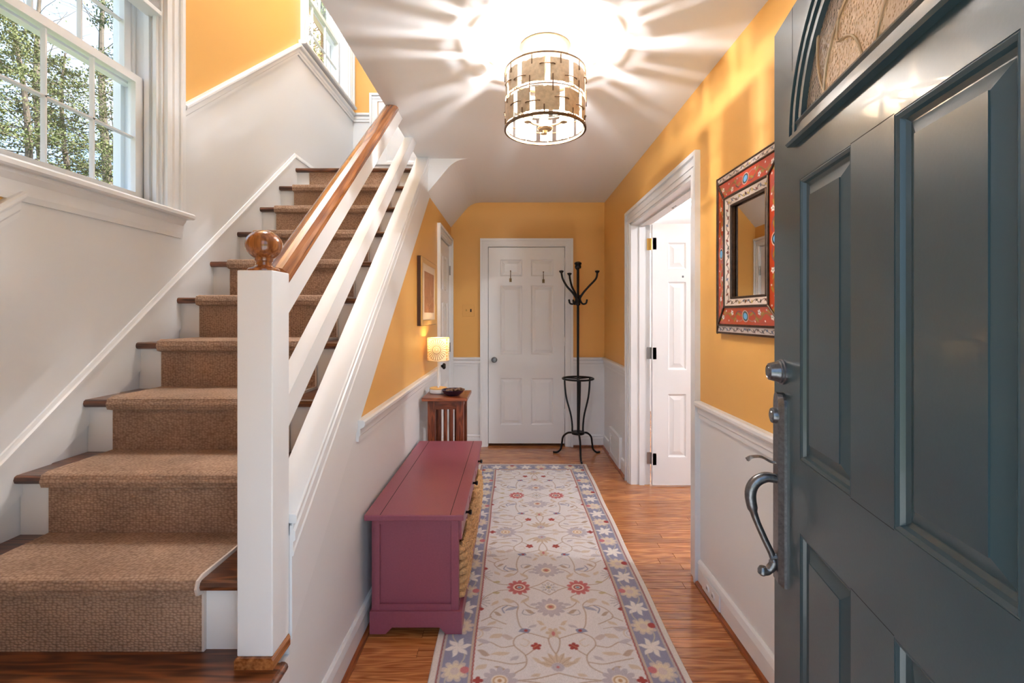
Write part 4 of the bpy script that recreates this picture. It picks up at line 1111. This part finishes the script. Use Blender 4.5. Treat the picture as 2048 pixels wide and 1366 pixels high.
for ang in (25, 155, 270):
    a = math.radians(ang); c_, s_ = math.cos(a), math.sin(a)
    R_ = lambda r, z: (crx + r * c_, cry + r * s_, z)
    MB().tube(spline([R_(0.132, 0.72), R_(0.126, 0.62), R_(0.110, 0.52), R_(0.070, 0.38), R_(0.056, 0.28), R_(0.056, 0.215)], 6), 0.0085, 8).build('leg', 'iron', ck)
    MB().tube(spline([R_(0.05, 0.212), R_(0.10, 0.205), R_(0.145, 0.165), R_(0.158, 0.10), R_(0.170, 0.045), R_(0.205, 0.012), R_(0.245, 0.009)], 6), 0.009, 8).build('foot', 'iron', ck)

# wall register in the right baseboard
vg = thing('wall_vent', (XR, 4.2, 0), 'white louvred heating register low on the right wall', 'vent')
va, vb, vz0, vz1 = 3.985, 4.405, 0.02, 0.285
xo = XR - 0.0002
for a, b_, c, d in ((va, va + 0.05, vz0, vz1), (vb - 0.05, vb, vz0, vz1), (va + 0.05, vb - 0.05, vz0, vz0 + 0.05), (va + 0.05, vb - 0.05, vz1 - 0.05, vz1)):
    B(xo - 0.026, xo, a, b_, c, d, c=0.004).build('frame', 'white_trim', vg)
B(xo - 0.012, xo - 0.008, va + 0.05, vb - 0.05, vz0 + 0.05, vz1 - 0.05).build('screen', 'white_trim', vg)
for i in range(9):
    zz_ = vz0 + 0.058 + i * 0.017
    MB().prism([(xo - 0.012, zz_), (xo - 0.022, zz_ - 0.006), (xo - 0.022, zz_ - 0.003), (xo - 0.012, zz_ + 0.003)], 'Y', va + 0.05, vb - 0.05).build('louvre', 'white_trim', vg)

# outlet in the near baseboard
ol = thing('outlet', (XR - 0.014, 2.15, 0.06), 'white outlet plate set in the right baseboard', 'outlet')
B(XR - 0.022, XR - 0.0145, 2.06, 2.245, 0.022, 0.092, c=0.002).build('plate', 'white_trim', ol)
for yy in (2.12, 2.18):
    MB().lathe([(0.0, -0.004), (0.015, -0.004), (0.017, 0.0)], (XR - 0.022, yy, 0.057), 'X', 18).build('socket', 'white_ceiling', ol)
    MB().box(XR - 0.0265, XR - 0.026, yy - 0.006, yy - 0.003, 0.052, 0.064).box(XR - 0.0265, XR - 0.026, yy + 0.003, yy + 0.006, 0.052, 0.064).build('slot', 'slot_dark', ol)

# ------------------------------------------------------------------ mirror with reverse painted glass frame
my0, my1, mz0, mz1 = 1.520, 2.085, 1.233, 1.905
mr_ = thing('wall_mirror', (XR, (my0 + my1) / 2, mz0), 'mirror in a red floral painted glass frame on the yellow wall', 'mirror')
XM = XR - 0.002
# nested rectangles: (inset, stand-off from wall)
def rect(i, o): return [Vector((XM - o, my0 + i, mz0 + i)), Vector((XM - o, my1 - i, mz0 + i)), Vector((XM - o, my1 - i, mz1 - i)), Vector((XM - o, my0 + i, mz1 - i))]
MB().rings([rect(0, 0), rect(0.0, 0.012), rect(0.008, 0.018), rect(0.146, 0.022), rect(0.150, 0.006), rect(0.15, 0.0)], True, False, False).build('back_frame', 'mirror_metal', mr_)
B(XM - 0.012, XM - 0.008, my0 + 0.145, my1 - 0.145, mz0 + 0.145, mz1 - 0.145).build('mirror_plate', 'mirror_glass', mr_)
edge = MB()
for i0, o0 in ((0.004, 0.018), (0.037, 0.028), (0.112, 0.036), (0.148, 0.024)):
    r4_ = rect(i0, o0)
    for k in range(4): edge.tube([r4_[k], r4_[(k + 1) % 4]], 0.0048, 8)
for k in range(4): edge.tube([rect(0.0, 0.016)[k], rect(0.037, 0.029)[k], rect(0.112, 0.037)[k]], 0.0042, 8)
edge.build('metal_edging', 'mirror_metal', mr_)
def band(i0, o0, i1, o1, kind):
    ra, rb = rect(i0, o0), rect(i1, o1)
    for k in range(4):
        A0, A1 = ra[k], ra[(k + 1) % 4]; B0, B1 = rb[k], rb[(k + 1) % 4]
        L = (A1 - A0).length; wdt = (B0 - A0).length * 0.72
        n_ = int(L / 0.0022); m_ = max(8, int(wdt / 0.0022))
        s_ = np.linspace(0, 1, n_); t_ = np.linspace(0, 1, m_)
        S, T = np.meshgrid(s_, t_, indexing='ij')
        a0, a1, b0, b1 = [np.array(q) for q in (A0, A1, B0, B1)]
        P = ((1 - S)[..., None] * a0 + S[..., None] * a1) * (1 - T)[..., None] + ((1 - S)[..., None] * b0 + S[..., None] * b1) * T[..., None]
        ctr = L / 2
        along = P[..., 1] if k % 2 == 0 else P[..., 2]
        U_ = along - ((my0 + my1) / 2 if k % 2 == 0 else (mz0 + mz1) / 2); V_ = (T - 0.5) * wdt
        if kind == 'red':
            cv = Canvas(np.abs(U_), V_, (178, 56, 20), 0.003)
            cv.line([(0.03, 0), (0.06, 0.012), (0.10, -0.012), (0.15, 0.012), (0.20, -0.010), (0.26, 0.01)], 0.004, (120, 104, 40))
            cv.line([(0.025, 0.014), (0.05, 0.020), (0.075, 0.008)], 0.003, (60, 70, 96)); cv.line([(0.025, -0.014), (0.05, -0.020), (0.075, -0.012)], 0.003, (150, 120, 110))
            for q in range(2):
                for (x_, y_, ang) in ((0.05, 0.008, .5), (0.085, -0.014, -.6), (0.125, 0.010, .6), (0.17, 0.016, -.4), (0.21, -0.014, .5), (0.245, 0.012, .4)):
                    cv.leaf(x_, y_, 0.014, 0.004, ang, (150, 120, 44)); 
            for x_ in (0.105, 0.19, 0.262):
                y_ = 0.014 if x_ != 0.19 else -0.004
                cv.flower(x_, y_, 0.011, 5, 0.65, (236, 226, 214)); cv.oval(x_, y_, 0.003, 0.003, 0, (60, 40, 30))
            for x_, y_ in ((0.07, -0.02), (0.14, -0.018), (0.225, 0.02), (0.155, 0.022)): cv.oval(x_, y_, 0.003, 0.003, 0, (240, 226, 210))
            cv.oval(0, 0, 0.024, 0.022, 0, (226, 206, 190)); cv.oval(0, 0, 0.0215, 0.0195, 0, (24, 18, 20)); cv.oval(0, 0, 0.0145, 0.013, 0, (96, 168, 214))
        else:
            cv = Canvas(np.abs(U_), V_, (206, 190, 178), 0.0025)
            pts = [(0.012 * q, 0.0065 * math.sin(q * 1.3)) for q in range(26)]
            cv.line(pts, 0.0032, (40, 32, 34))
            for q in range(9):
                x_ = 0.018 + q * 0.031
                cv.leaf(x_, 0.003 * (-1) ** q, 0.009, 0.004, 0.7 * (-1) ** q, random.choice([(44, 36, 36), (176, 150, 70), (84, 96, 120), (110, 50, 40)]))
            cv.flower(0, 0, 0.008, 4, 0.5, (90, 50, 40))
        grid_mesh('painted_panel', P, cv.C, 'reverse_glass', mr_)
band(0.008, 0.020, 0.033, 0.027, 'white'); band(0.041, 0.0285, 0.108, 0.0345, 'red'); band(0.117, 0.035, 0.145, 0.025, 'white')

# ------------------------------------------------------------------ ceiling fixture
fx, fy = 0.135, 2.0
cl = thing('ceiling_light', (fx, fy, ZC), 'drum ceiling light of bronze leaf plates glowing over the hall', 'ceiling light')
RD, zt_, zb2 = 0.168, 2.328, 2.092
MB().lathe([(0.0, ZC - 0.001), (0.105, ZC - 0.001), (0.108, ZC - 0.008), (0.095, ZC - 0.022), (0.05, ZC - 0.036), (0.0, ZC - 0.040)], (fx, fy, 0), 'Z', 40).build('canopy', 'champagne', cl)
MB().tube([(fx, fy, ZC - 0.035), (fx, fy, zb2 - 0.012)], 0.007, 10).build('center_rod', 'champagne', cl)
def torus(r, z, t=0.004, tz=0.006):
    return MB().lathe([(r - t, z - tz), (r + t, z - tz), (r + t, z + tz), (r - t, z + tz), (r - t, z - tz)], (fx, fy, 0), 'Z', 64, caps=False)
torus(RD, zt_, 0.003, 0.004).build('top_ring', 'bronze_wire', cl)
torus(RD, zb2, 0.004, 0.005).build('bottom_ring', 'bronze_wire', cl)
torus(RD - 0.004, (zt_ + zb2) / 2, 0.001, 0.002).build('middle_ring', 'bronze_wire', cl)
def wall_pt(a, z, r): return (fx + r * math.cos(a), fy + r * math.sin(a), z)
for row_, (za_, zb_) in enumerate(((zt_ - 0.110, zt_ - 0.020), (zb2 + 0.014, zb2 + 0.106))):
    a = 0.3 + row_ * 0.35; end = a + 2 * math.pi; k = 0
    ws = [0.54, 0.32, 0.65, 0.42, 0.73, 0.36, 0.58, 0.48, 0.63, 0.34]
    gaps = (2 * math.pi - sum(ws)) / len(ws)
    for w_ in ws:
        mb = MB(); nseg = 10; rr = []
        for i in range(nseg + 1):
            q = a + w_ * i / nseg; j0, j1 = random.uniform(-.0018, .0018), random.uniform(-.0018, .0018)
            R0 = RD - 0.002
            rr.append([wall_pt(q, za_ + j0, R0), wall_pt(q, zb_ + j1, R0), wall_pt(q, zb_ + j1, R0 + 0.0015), wall_pt(q, za_ + j0, R0 + 0.0015)])
        mb.rings(rr, True, True, True).build('leaf_plate', 'bronze_leaf', cl)
        # horizontal pins bridging to the next plate
        zz_ = za_ + random.uniform(0.3, 0.75) * (zb_ - za_)
        qa = a + w_ - 0.12; qb = a + w_ + gaps + 0.12
        MB().tube([wall_pt(qa + (qb - qa) * i / 8, zz_, RD + (0.004 if 0 < i < 8 else -0.001)) for i in range(9)], 0.0024, 6).build('pin', 'bronze_wire', cl)
        # vertical pin
        qv = a + w_ * random.uniform(0.3, 0.7)
        if row_ == 0: MB().tube([wall_pt(qv, zb_ - 0.02, RD + 0.002), wall_pt(qv, zt_, RD + 0.001)], 0.0023, 6).build('pin', 'bronze_wire', cl)
        else:
            MB().tube([wall_pt(qv, za_ + 0.02, RD + 0.002), wall_pt(qv, zb2, RD + 0.001)], 0.0023, 6).build('pin', 'bronze_wire', cl)
            MB().tube([wall_pt(qv + 0.2, zb_ - 0.02, RD + 0.003), wall_pt(qv + 0.2, zb_ + 0.045, RD + 0.003)], 0.0023, 6).build('pin', 'bronze_wire', cl)
        a += w_ + gaps
MB().lathe([(0.0, zb2 + 0.012), (0.030, zb2 + 0.010), (0.033, zb2 + 0.004), (0.028, zb2 - 0.002), (0.010, zb2 - 0.004), (0.008, zb2 - 0.014), (0.0, zb2 - 0.018)], (fx, fy, 0), 'Z', 24).build('finial', 'champagne', cl)
for k in range(3):
    a = math.radians(90 + 120 * k)
    p = lambda r, z: (fx + r * math.cos(a), fy + r * math.sin(a), z)
    MB().tube(spline([p(0.0, zb2 + 0.02), p(0.05, zb2 + 0.012), p(0.085, zb2 + 0.02)], 5), 0.005, 8).build('arm', 'champagne', cl)
    MB().lathe([(0.0, zb2 + 0.012), (0.016, zb2 + 0.014), (0.017, zb2 + 0.030), (0.013, zb2 + 0.040), (0.0, zb2 + 0.040)], (p(0.085, 0)[0], p(0.085, 0)[1], 0), 'Z', 16).build('socket', 'champagne', cl)
    q = p(0.085, 0)
    MB().lathe([(0.0, zb2 + 0.040), (0.012, zb2 + 0.042), (0.020, zb2 + 0.062), (0.019, zb2 + 0.076), (0.010, zb2 + 0.088), (0.0, zb2 + 0.091)], (q[0], q[1], 0), 'Z', 16).build('bulb', 'bulb_glow', cl)
    point('bulb_light', (q[0], q[1], zb2 + 0.101), HALL_W, (0.97, 0.975, 1.0), 0.008, cl)
# spokes holding the drum
for k in range(3):
    a = math.radians(30 + 120 * k)
    MB().tube([(fx, fy, zt_), (fx + RD * math.cos(a), fy + RD * math.sin(a), zt_)], 0.0025, 6).build('spoke', 'bronze_wire', cl)

# side room downlights and the fill light added over the stairwell
def downlight(x, y, lab):
    r = thing('recessed_light', (x, y, ZC), lab, 'ceiling light', 'recessed lights of the side room')
    MB().lathe([(0.065, ZC - 0.001), (0.085, ZC - 0.001), (0.088, ZC - 0.006), (0.070, ZC - 0.010), (0.065, ZC - 0.001)], (x, y, 0), 'Z', 32, caps=False).build('trim_ring', 'white_trim', r)
    MB().lathe([(0.0, ZC - 0.004), (0.066, ZC - 0.004), (0.066, ZC - 0.002), (0.0, ZC - 0.002)], (x, y, 0), 'Z', 32).build('lens', 'downlight_glow', r)
    point('lens_light', (x, y, ZC - 0.09), SIDE_W, (0.96, 0.98, 1.0), 0.06, r)
downlight(1.80, 4.80, 'round recessed ceiling light seen through the double doorway')
downlight(2.4, 2.2, 'added unseen recessed light deeper in the side room')  # out of view, added for more light through the doorway
ul = thing('stairwell_fill_light', (-1.12, 2.6, ZTOP), 'added unseen fill light high over the stairwell', 'ceiling light')  # unseen fixture added to brighten the stairs and upper walls
MB().lathe([(0.0, ZTOP - 0.001), (0.17, ZTOP - 0.001), (0.17, ZTOP - 0.03), (0.15, ZTOP - 0.05), (0.0, ZTOP - 0.052)], (-1.12, 2.6, 0), 'Z', 32).build('fill_diffuser', 'downlight_glow', ul)
point('fill_point_light', (-1.12, 2.6, ZTOP - 0.2), UP_FILL_W, (0.84, 0.93, 1.0), 0.14, ul)

# ------------------------------------------------------------------ rug
ru0, ru1, rv0, rv1 = -0.303, 0.641, 1.42, 4.16
dx = 0.003
nx_, ny_ = int((ru1 - ru0) / dx), int((rv1 - rv0) / dx)
us_ = np.linspace(ru0, ru1, nx_); vs_ = np.linspace(rv0, rv1, ny_)
UU, VV = np.meshgrid(us_, vs_, indexing='ij')
rc = (ru0 + ru1) / 2; half = (ru1 - ru0) / 2
AX = np.abs(UU - rc)
PER = 1.16
tri = np.abs(((VV - 2.27 + PER / 2) % PER) - PER / 2)      # 0 at the red flower rows, 0.58 at the lilac rows
A_, B2 = AX, tri
cv = Canvas(A_, B2, (226, 222, 224), 0.0045)
TAN, LIL, BEI, BLU, RED, PNK, CRM = (178, 154, 136), (190, 183, 192), (208, 190, 172), (140, 144, 172), (158, 66, 62), (196, 118, 120), (236, 226, 214)
w = 0.0048
# stems
cv.line([(0.085, 0.0), (0.10, 0.0)], w, TAN); cv.line([(0.085, 0.0), (0.045, 0.022), (0.0, 0.062)], w, TAN, smooth=False)
cv.line([(0.130, 0.055), (0.098, 0.080), (0.120, 0.112), (0.096, 0.150), (0.060, 0.168)], w, TAN)
cv.line([(0.170, 0.105), (0.145, 0.14), (0.150, 0.20), (0.140, 0.27), (0.125, 0.305)], w, TAN)
cv.line([(0.190, 0.02), (0.24, 0.03), (0.29, 0.07), (0.31, 0.10)], w, TAN)
cv.line([(0.145, 0.16), (0.20, 0.14), (0.245, 0.17), (0.265, 0.22), (0.23, 0.25), (0.195, 0.27)], w, TAN)
cv.line([(0.115, 0.325), (0.155, 0.355), (0.160, 0.40), (0.118, 0.455), (0.120, 0.51), (0.16, 0.545), (0.19, 0.57)], w, TAN)
cv.line([(0.072, 0.41), (0.10, 0.44), (0.118, 0.455)], w, TAN)
cv.line([(0.02, 0.36), (0.055, 0.345), (0.09, 0.33), (0.115, 0.325)], w, TAN)
cv.line([(0.0, 0.345), (0.022, 0.36), (0.016, 0.41), (0.0, 0.45)], w, TAN)
cv.line([(0.118, 0.49), (0.17, 0.50), (0.23, 0.485), (0.29, 0.47)], w, TAN)
cv.line([(0.16, 0.40), (0.21, 0.41), (0.26, 0.38), (0.30, 0.40)], w, TAN)
cv.line([(0.155, 0.58), (0.08, 0.57), (0.0, 0.545)], w, TAN)
cv.line([(0.26, 0.22), (0.30, 0.25)], w, TAN); cv.line([(0.125, 0.36), (0.10, 0.38), (0.115, 0.405), (0.135, 0.395)], w * .7, BEI)
# leaves
for (x_, y_, l, wd, an, col) in ((0.115, 0.105, 0.030, 0.010, 0.9, BEI), (0.175, 0.165, 0.034, 0.010, 0.55, (158, 160, 184)), (0.190, 0.105, 0.030, 0.014, -0.3, BEI),
      (0.095, 0.185, 0.026, 0.010, -0.5, TAN), (0.075, 0.135, 0.020, 0.010, 0.4, LIL), (0.250, 0.125, 0.024, 0.010, 1.0, BEI), (0.235, 0.200, 0.024, 0.009, -0.6, TAN),
      (0.285, 0.300, 0.034, 0.016, 0.2, LIL), (0.255, 0.265, 0.024, 0.009, 0.7, BEI), (0.050, 0.262, 0.022, 0.009, -0.7, BEI), (0.085, 0.285, 0.022, 0.008, 0.6, LIL),
      (0.190, 0.350, 0.030, 0.013, -0.3, (200, 184, 180)), (0.235, 0.345, 0.030, 0.014, 0.5, BEI), (0.285, 0.375, 0.030, 0.012, -0.2, LIL), (0.215, 0.445, 0.040, 0.010, 0.15, BEI),
      (0.280, 0.440, 0.030, 0.012, -0.5, TAN), (0.075, 0.480, 0.024, 0.008, -0.6, BEI), (0.085, 0.555, 0.020, 0.008, 0.4, BEI), (0.160, 0.470, 0.022, 0.009, 0.7, LIL),
      (0.285, 0.515, 0.026, 0.012, 0.6, BEI), (0.250, 0.045, 0.020, 0.010, 0.2, (186, 170, 130)), (0.215, 0.520, 0.024, 0.008, -0.3, TAN), (0.04, 0.30, 0.02, 0.007, 0.9, BEI)):
    cv.leaf(x_, y_, l, wd, an, col, 0.9)
cv.line([(0.195, 0.145), (0.215, 0.165), (0.205, 0.195)], 0.006, BLU)
cv.line([(0.07, 0.195), (0.095, 0.21), (0.125, 0.20), (0.12, 0.175)], 0.003, (130, 132, 150)); cv.line([(0.21, 0.30), (0.26, 0.29), (0.30, 0.31)], 0.003, TAN)
# red palmettes with pale ring, red drop and blue heart
cv.flower(0.143, 0.0, 0.056, 11, 0.32, PNK, sx=0.92); cv.flower(0.143, 0.0, 0.046, 11, 0.20, (190, 104, 106), sx=0.95)
cv.oval(0.140, 0, 0.029, 0.027, 0, CRM); cv.oval(0.140, 0, 0.022, 0.020, 0, (160, 62, 58)); cv.oval(0.139, 0, 0.013, 0.011, 0, (214, 196, 190)); cv.oval(0.139, 0, 0.008, 0.007, 0, (110, 146, 176))
# rosette at the middle
for k in range(8):
    a = math.pi / 4 * k; cv.leaf(0.030 * math.cos(a), 0.030 * math.sin(a), 0.013, 0.006, a, (150, 152, 168)); cv.leaf(0.030 * math.cos(a), 0.030 * math.sin(a), 0.008, 0.003, a, CRM)
cv.oval(0, 0, 0.013, 0.013, 0, (202, 190, 160)); cv.oval(0, 0, 0.007, 0.007, 0, (150, 152, 168))
# grey palmettes above and below it
cv.flower(0.0, 0.155, 0.068, 12, 0.35, LIL); cv.flower(0, 0.155, 0.05, 12, 0.2, (196, 188, 196)); cv.oval(0, 0.152, 0.025, 0.024, 0, CRM); cv.oval(0, 0.152, 0.017, 0.016, 0, (190, 160, 136)); cv.oval(0, 0.152, 0.009, 0.008, 0, (196, 110, 100))
# small blue buds
cv.leaf(0.118, 0.312, 0.026, 0.015, 0.3, BLU); cv.oval(0.112, 0.312, 0.008, 0.008, 0, RED)
# red buds
cv.flower(0.074, 0.405, 0.022, 5, 0.45, RED, ph=0.6); cv.line([(0.068, 0.398), (0.085, 0.412)], 0.004, (190, 120, 90))
# fan palmette on the axis
for k in range(7):
    a = math.pi * (k + 0.5) / 7; cv.leaf(0.045 * math.cos(a), 0.51 - 0.045 * math.sin(a), 0.030, 0.011, -a, BEI); cv.line([(0.02 * math.cos(a), 0.51 - 0.02 * math.sin(a)), (0.07 * math.cos(a), 0.51 - 0.07 * math.sin(a))], 0.002, TAN)
cv.oval(0, 0.515, 0.024, 0.022, 0, LIL); cv.oval(0, 0.515, 0.006, 0.006, 0, PNK)
cv.flower(0, 0.325, 0.032, 6, 0.5, BEI); cv.oval(0, 0.33, 0.007, 0.014, 0, PNK)
# lilac palmettes at the sides
cv.flower(0.215, 0.58, 0.066, 12, 0.34, LIL); cv.oval(0.215, 0.58, 0.030, 0.027, 0, CRM); cv.ring(0.215, 0.58, 0.022, 0.019, 0, 0.006, (196, 164, 126)); cv.oval(0.215, 0.58, 0.008, 0.008, 0, (190, 150, 110))
cv.flower(0.293, 0.58, 0.020, 4, 0.5, RED)
# half motifs at the field edge
for k in range(6):
    a = math.pi * (0.62 + 0.76 * k / 5); cv.line([(0.322, 0.115), (0.322 + 0.05 * math.cos(a), 0.115 + 0.05 * math.sin(a))], 0.003, (140, 136, 150))
cv.leaf(0.315, 0.165, 0.020, 0.012, 0.0, RED); cv.ring(0.318, 0.33, 0.03, 0.03, 0, 0.004, BEI); cv.ring(0.318, 0.33, 0.018, 0.018, 0, 0.003, LIL)
C = cv.C
# border: coordinates along the edge
de_u = half - AX; de_v = np.minimum(VV - rv0, rv1 - VV)
D = np.minimum(de_u, de_v)
side = de_u <= de_v
al = np.where(side, VV, UU)
sgn = np.where(side, np.sign(UU - rc), np.where(VV - rv0 < rv1 - VV, -1, 1))
per = 0.25
kk = np.floor((al - 1.985 + per / 2) / per); la = al - 1.985 - kk * per
cx_ = D - 0.092
bc = Canvas(la, cx_, (142, 143, 168), 0.0045)
bc.X = ((al - 1.985 + per / 2) % per) - per / 2
bc.put(np.abs(cx_ - 0.030 * np.sin(2 * np.pi * al / per)) - 0.0026, (198, 188, 172))
bc.flower(0, 0, 0.054, 9, 0.36, (204, 190, 184)); bc.flower(0, 0, 0.040, 9, 0.3, (222, 208, 186)); bc.oval(0, 0, 0.018, 0.016, 0, (210, 194, 190))
alt = (kk % 2 == 0); ry = np.where(alt, -0.036, 0.036)
q = np.hypot((bc.X - 0.006), (cx_ - ry) * 1.0) - 0.017
bc.put(np.where(alt, q, 9), (160, 62, 60)); bc.put(np.where(~alt, q, 9), (196, 116, 122))
bc.X = ((al - 1.985) % per) - per / 2
for k in range(6):
    a = math.pi / 3 * k + 0.3; bc.leaf(0.030 * math.cos(a), 0.030 * math.sin(a), 0.026, 0.011, a, (232, 226, 222))
bc.oval(0, 0, 0.012, 0.012, 0, (232, 226, 222))
for s_ in (-1, 1):
    bc.X = al * 0 + ((al - 1.985 + s_ * 0.0625) % per) - per / 2
inb = (D < 0.157)
C[inb] = bc.C[inb]
cc = Canvas(D, D * 0, (0, 0, 0), 0.003); cc.C = C
cc.put(np.abs(D - 0.038) - 0.0045, (190, 176, 170)); cc.put(np.abs(D - 0.148) - 0.005, (196, 178, 164))
cc.put(np.abs(D - 0.157 - 0.0008 * np.sin(al * 300)) - 0.0032, (164, 84, 72)); cc.put(np.abs(D - 0.030 - 0.0008 * np.sin(al * 300)) - 0.0032, (152, 84, 76))
cc.put(D - 0.0265, (222, 214, 208))
nz = rng.normal(0, 1, C.shape[:2]); C *= (1 + 0.035 * nz)[..., None]; C = np.clip(C, 0, 1)
edge_h = np.clip(np.minimum(D / 0.006, 1), 0, 1) ** 0.5
ZZr = 0.002 + 0.009 * edge_h + 0.0004 * nz
wob = 0.002 * np.sin(VV * 9)
rot_ = 0.006
P = np.stack([UU + wob - rot_ * (VV - 2.8) * -1.0 * 0.4, VV, ZZr], -1)
rug = thing('runner_rug', (rc, (rv0 + rv1) / 2, 0), 'cream floral wool runner rug with blue border down the hall floor', 'rug')
grid_mesh('pile', P, C, 'rug_wool', rug)
# canvas backing closes the underside
B(ru0 + 0.006, ru1 - 0.006, rv0 + 0.004, rv1 - 0.004, 0.0005, 0.0035).build('backing', 'binding', rug)

# ------------------------------------------------------------------ outside: porch, lawn and trees
tag(B(-3, 3, -3.0, 0.149, -0.2, -0.02).build('porch', 'porch_stone'), 'stone porch floor before the front door', 'porch', kind='structure')
tag(B(-60, 60, -40, 70, -0.7, -0.35).build('ground', 'lawn'), 'lawn around the house', 'lawn', kind='structure')

def tree(x, y, h, lab, kind, seed, spread=1.6, nb=60, nl=60, low=0.12):
    rnd = random.Random(seed)
    r = thing('tree', (x, y, -0.36), lab, 'tree', 'trees outside the stair windows')
    top = Vector((x + rnd.uniform(-.2, .2), y + rnd.uniform(-.2, .2), h - 0.36))
    base = Vector((x, y, -0.38))
    ax = lambda t: base.lerp(top, t) + Vector((0.10 * math.sin(t * 7 + seed), 0.10 * math.cos(t * 6 + seed), 0))
    MB().tube([ax(i / 14) for i in range(15)], [0.016 * h * (1 - 0.9 * i / 14) + 0.006 for i in range(15)], 8).build('trunk', 'bark', r)
    br = MB(); lv = []; lf = []
    for i in range(nb):
        t = low + (0.97 - low) * (i + rnd.random()) / nb
        a = rnd.uniform(0, 2 * math.pi)
        if kind == 'evergreen':
            L = spread * (1.08 - t) * rnd.uniform(0.7, 1.15) + 0.15; up = rnd.uniform(-0.05, 0.35)
        else:
            L = spread * (1.15 - 0.75 * t) * rnd.uniform(0.6, 1.2); up = rnd.uniform(0.5, 1.1)
        p0 = ax(t); d = Vector((math.cos(a), math.sin(a), up)).normalized()
        pts = [p0]
        for k in range(1, 6):
            d = (d + Vector((rnd.uniform(-.2, .2), rnd.uniform(-.2, .2), rnd.uniform(-.14, .12)))).normalized()
            pts.append(pts[-1] + d * L / 5)
        br.tube(pts, [0.0035 * h * (1 - t) * (1 - 0.85 * k / 5) + 0.004 for k in range(6)], 4, caps=False)
        for s in range(4):
            q = pts[2 + s % 4]; e = Vector((rnd.uniform(-1, 1), rnd.uniform(-1, 1), rnd.uniform(-.3, .6))).normalized() * L * rnd.uniform(.2, .4)
            br.tube([q, q + e * 0.5, q + e + Vector((0, 0, -0.03))], [0.006, 0.005, 0.003], 3, caps=False)
            if nl:
                for _ in range(nl // 6):
                    u = rnd.random(); lv_p = q + e * u + Vector((rnd.gauss(0, .06), rnd.gauss(0, .06), rnd.gauss(0, .05)))
                    lf.append(lv_p)
        for _ in range(nl // 3):
            k = rnd.uniform(0.8, 4.99); q = pts[int(k)].lerp(pts[min(int(k) + 1, 5)], k % 1)
            lf.append(q + Vector((rnd.gauss(0, .07), rnd.gauss(0, .07), rnd.gauss(0, .06))))
    br.build('branches', 'bark', r)
    if lf:
        mb = MB()
        for p in lf:
            s = rnd.uniform(0.016, 0.034) * (1.3 if kind != 'evergreen' else 1.0)
            n1 = Vector((rnd.gauss(0, 1), rnd.gauss(0, 1), rnd.gauss(0, 1))).normalized(); n2 = n1.orthogonal().normalized()
            mb.v += [tuple(p - n1 * s), tuple(p + n2 * s * 0.5), tuple(p + n1 * s), tuple(p - n2 * s * 0.5)]
            k = len(mb.v); mb.f.append((k - 4, k - 3, k - 2, k - 1)); mb.sm.append(False)
        me = bpy.data.meshes.new('foliage'); org = ORG[r.name]
        me.from_pydata([(a - org[0], b_ - org[1], c - org[2]) for a, b_, c in mb.v], [], mb.f)
        me.materials.append(MATS['needle_green' if kind == 'evergreen' else 'leaf_green'])
        o = bpy.data.objects.new('foliage', me); COL.objects.link(o); o.parent = r; o['kind'] = 'stuff'
def at(px_, Y): return (px_ - 1026) * Y / F, Y
for (px_, Y, h, lab, kind, seed, sp, nb, nl) in (
        (45, 9.0, 7.6, 'broad dark evergreen at the left panes of the large stair window', 'evergreen', 3, 2.4, 120, 190),
        (140, 10.0, 7.2, 'loose evergreen behind the middle panes of the large stair window', 'evergreen', 11, 2.0, 100, 130),
        (222, 9.6, 8.6, 'slim sparse evergreen at the right panes of the large stair window', 'evergreen', 23, 1.1, 90, 130),
        (100, 15.0, 13.0, 'tall nearly bare tree rising behind the evergreens', 'bare', 31, 3.4, 46, 10),
        (215, 16.5, 14.5, 'tall bare tree behind the slim evergreen', 'bare', 37, 3.4, 46, 8),
        (-60, 10.0, 8.0, 'evergreen left of the large stair window view', 'evergreen', 41, 2.2, 80, 120),
        (632, 12.5, 12.5, 'leafy green tree seen through the landing window', 'leafy', 53, 3.0, 110, 180),
        (600, 17.0, 16.0, 'taller leafy tree behind the landing window tree', 'leafy', 59, 3.6, 90, 150)):
    x_, y_ = at(px_, Y)
    tree(x_, y_, h, lab, kind, seed, sp, nb, nl)
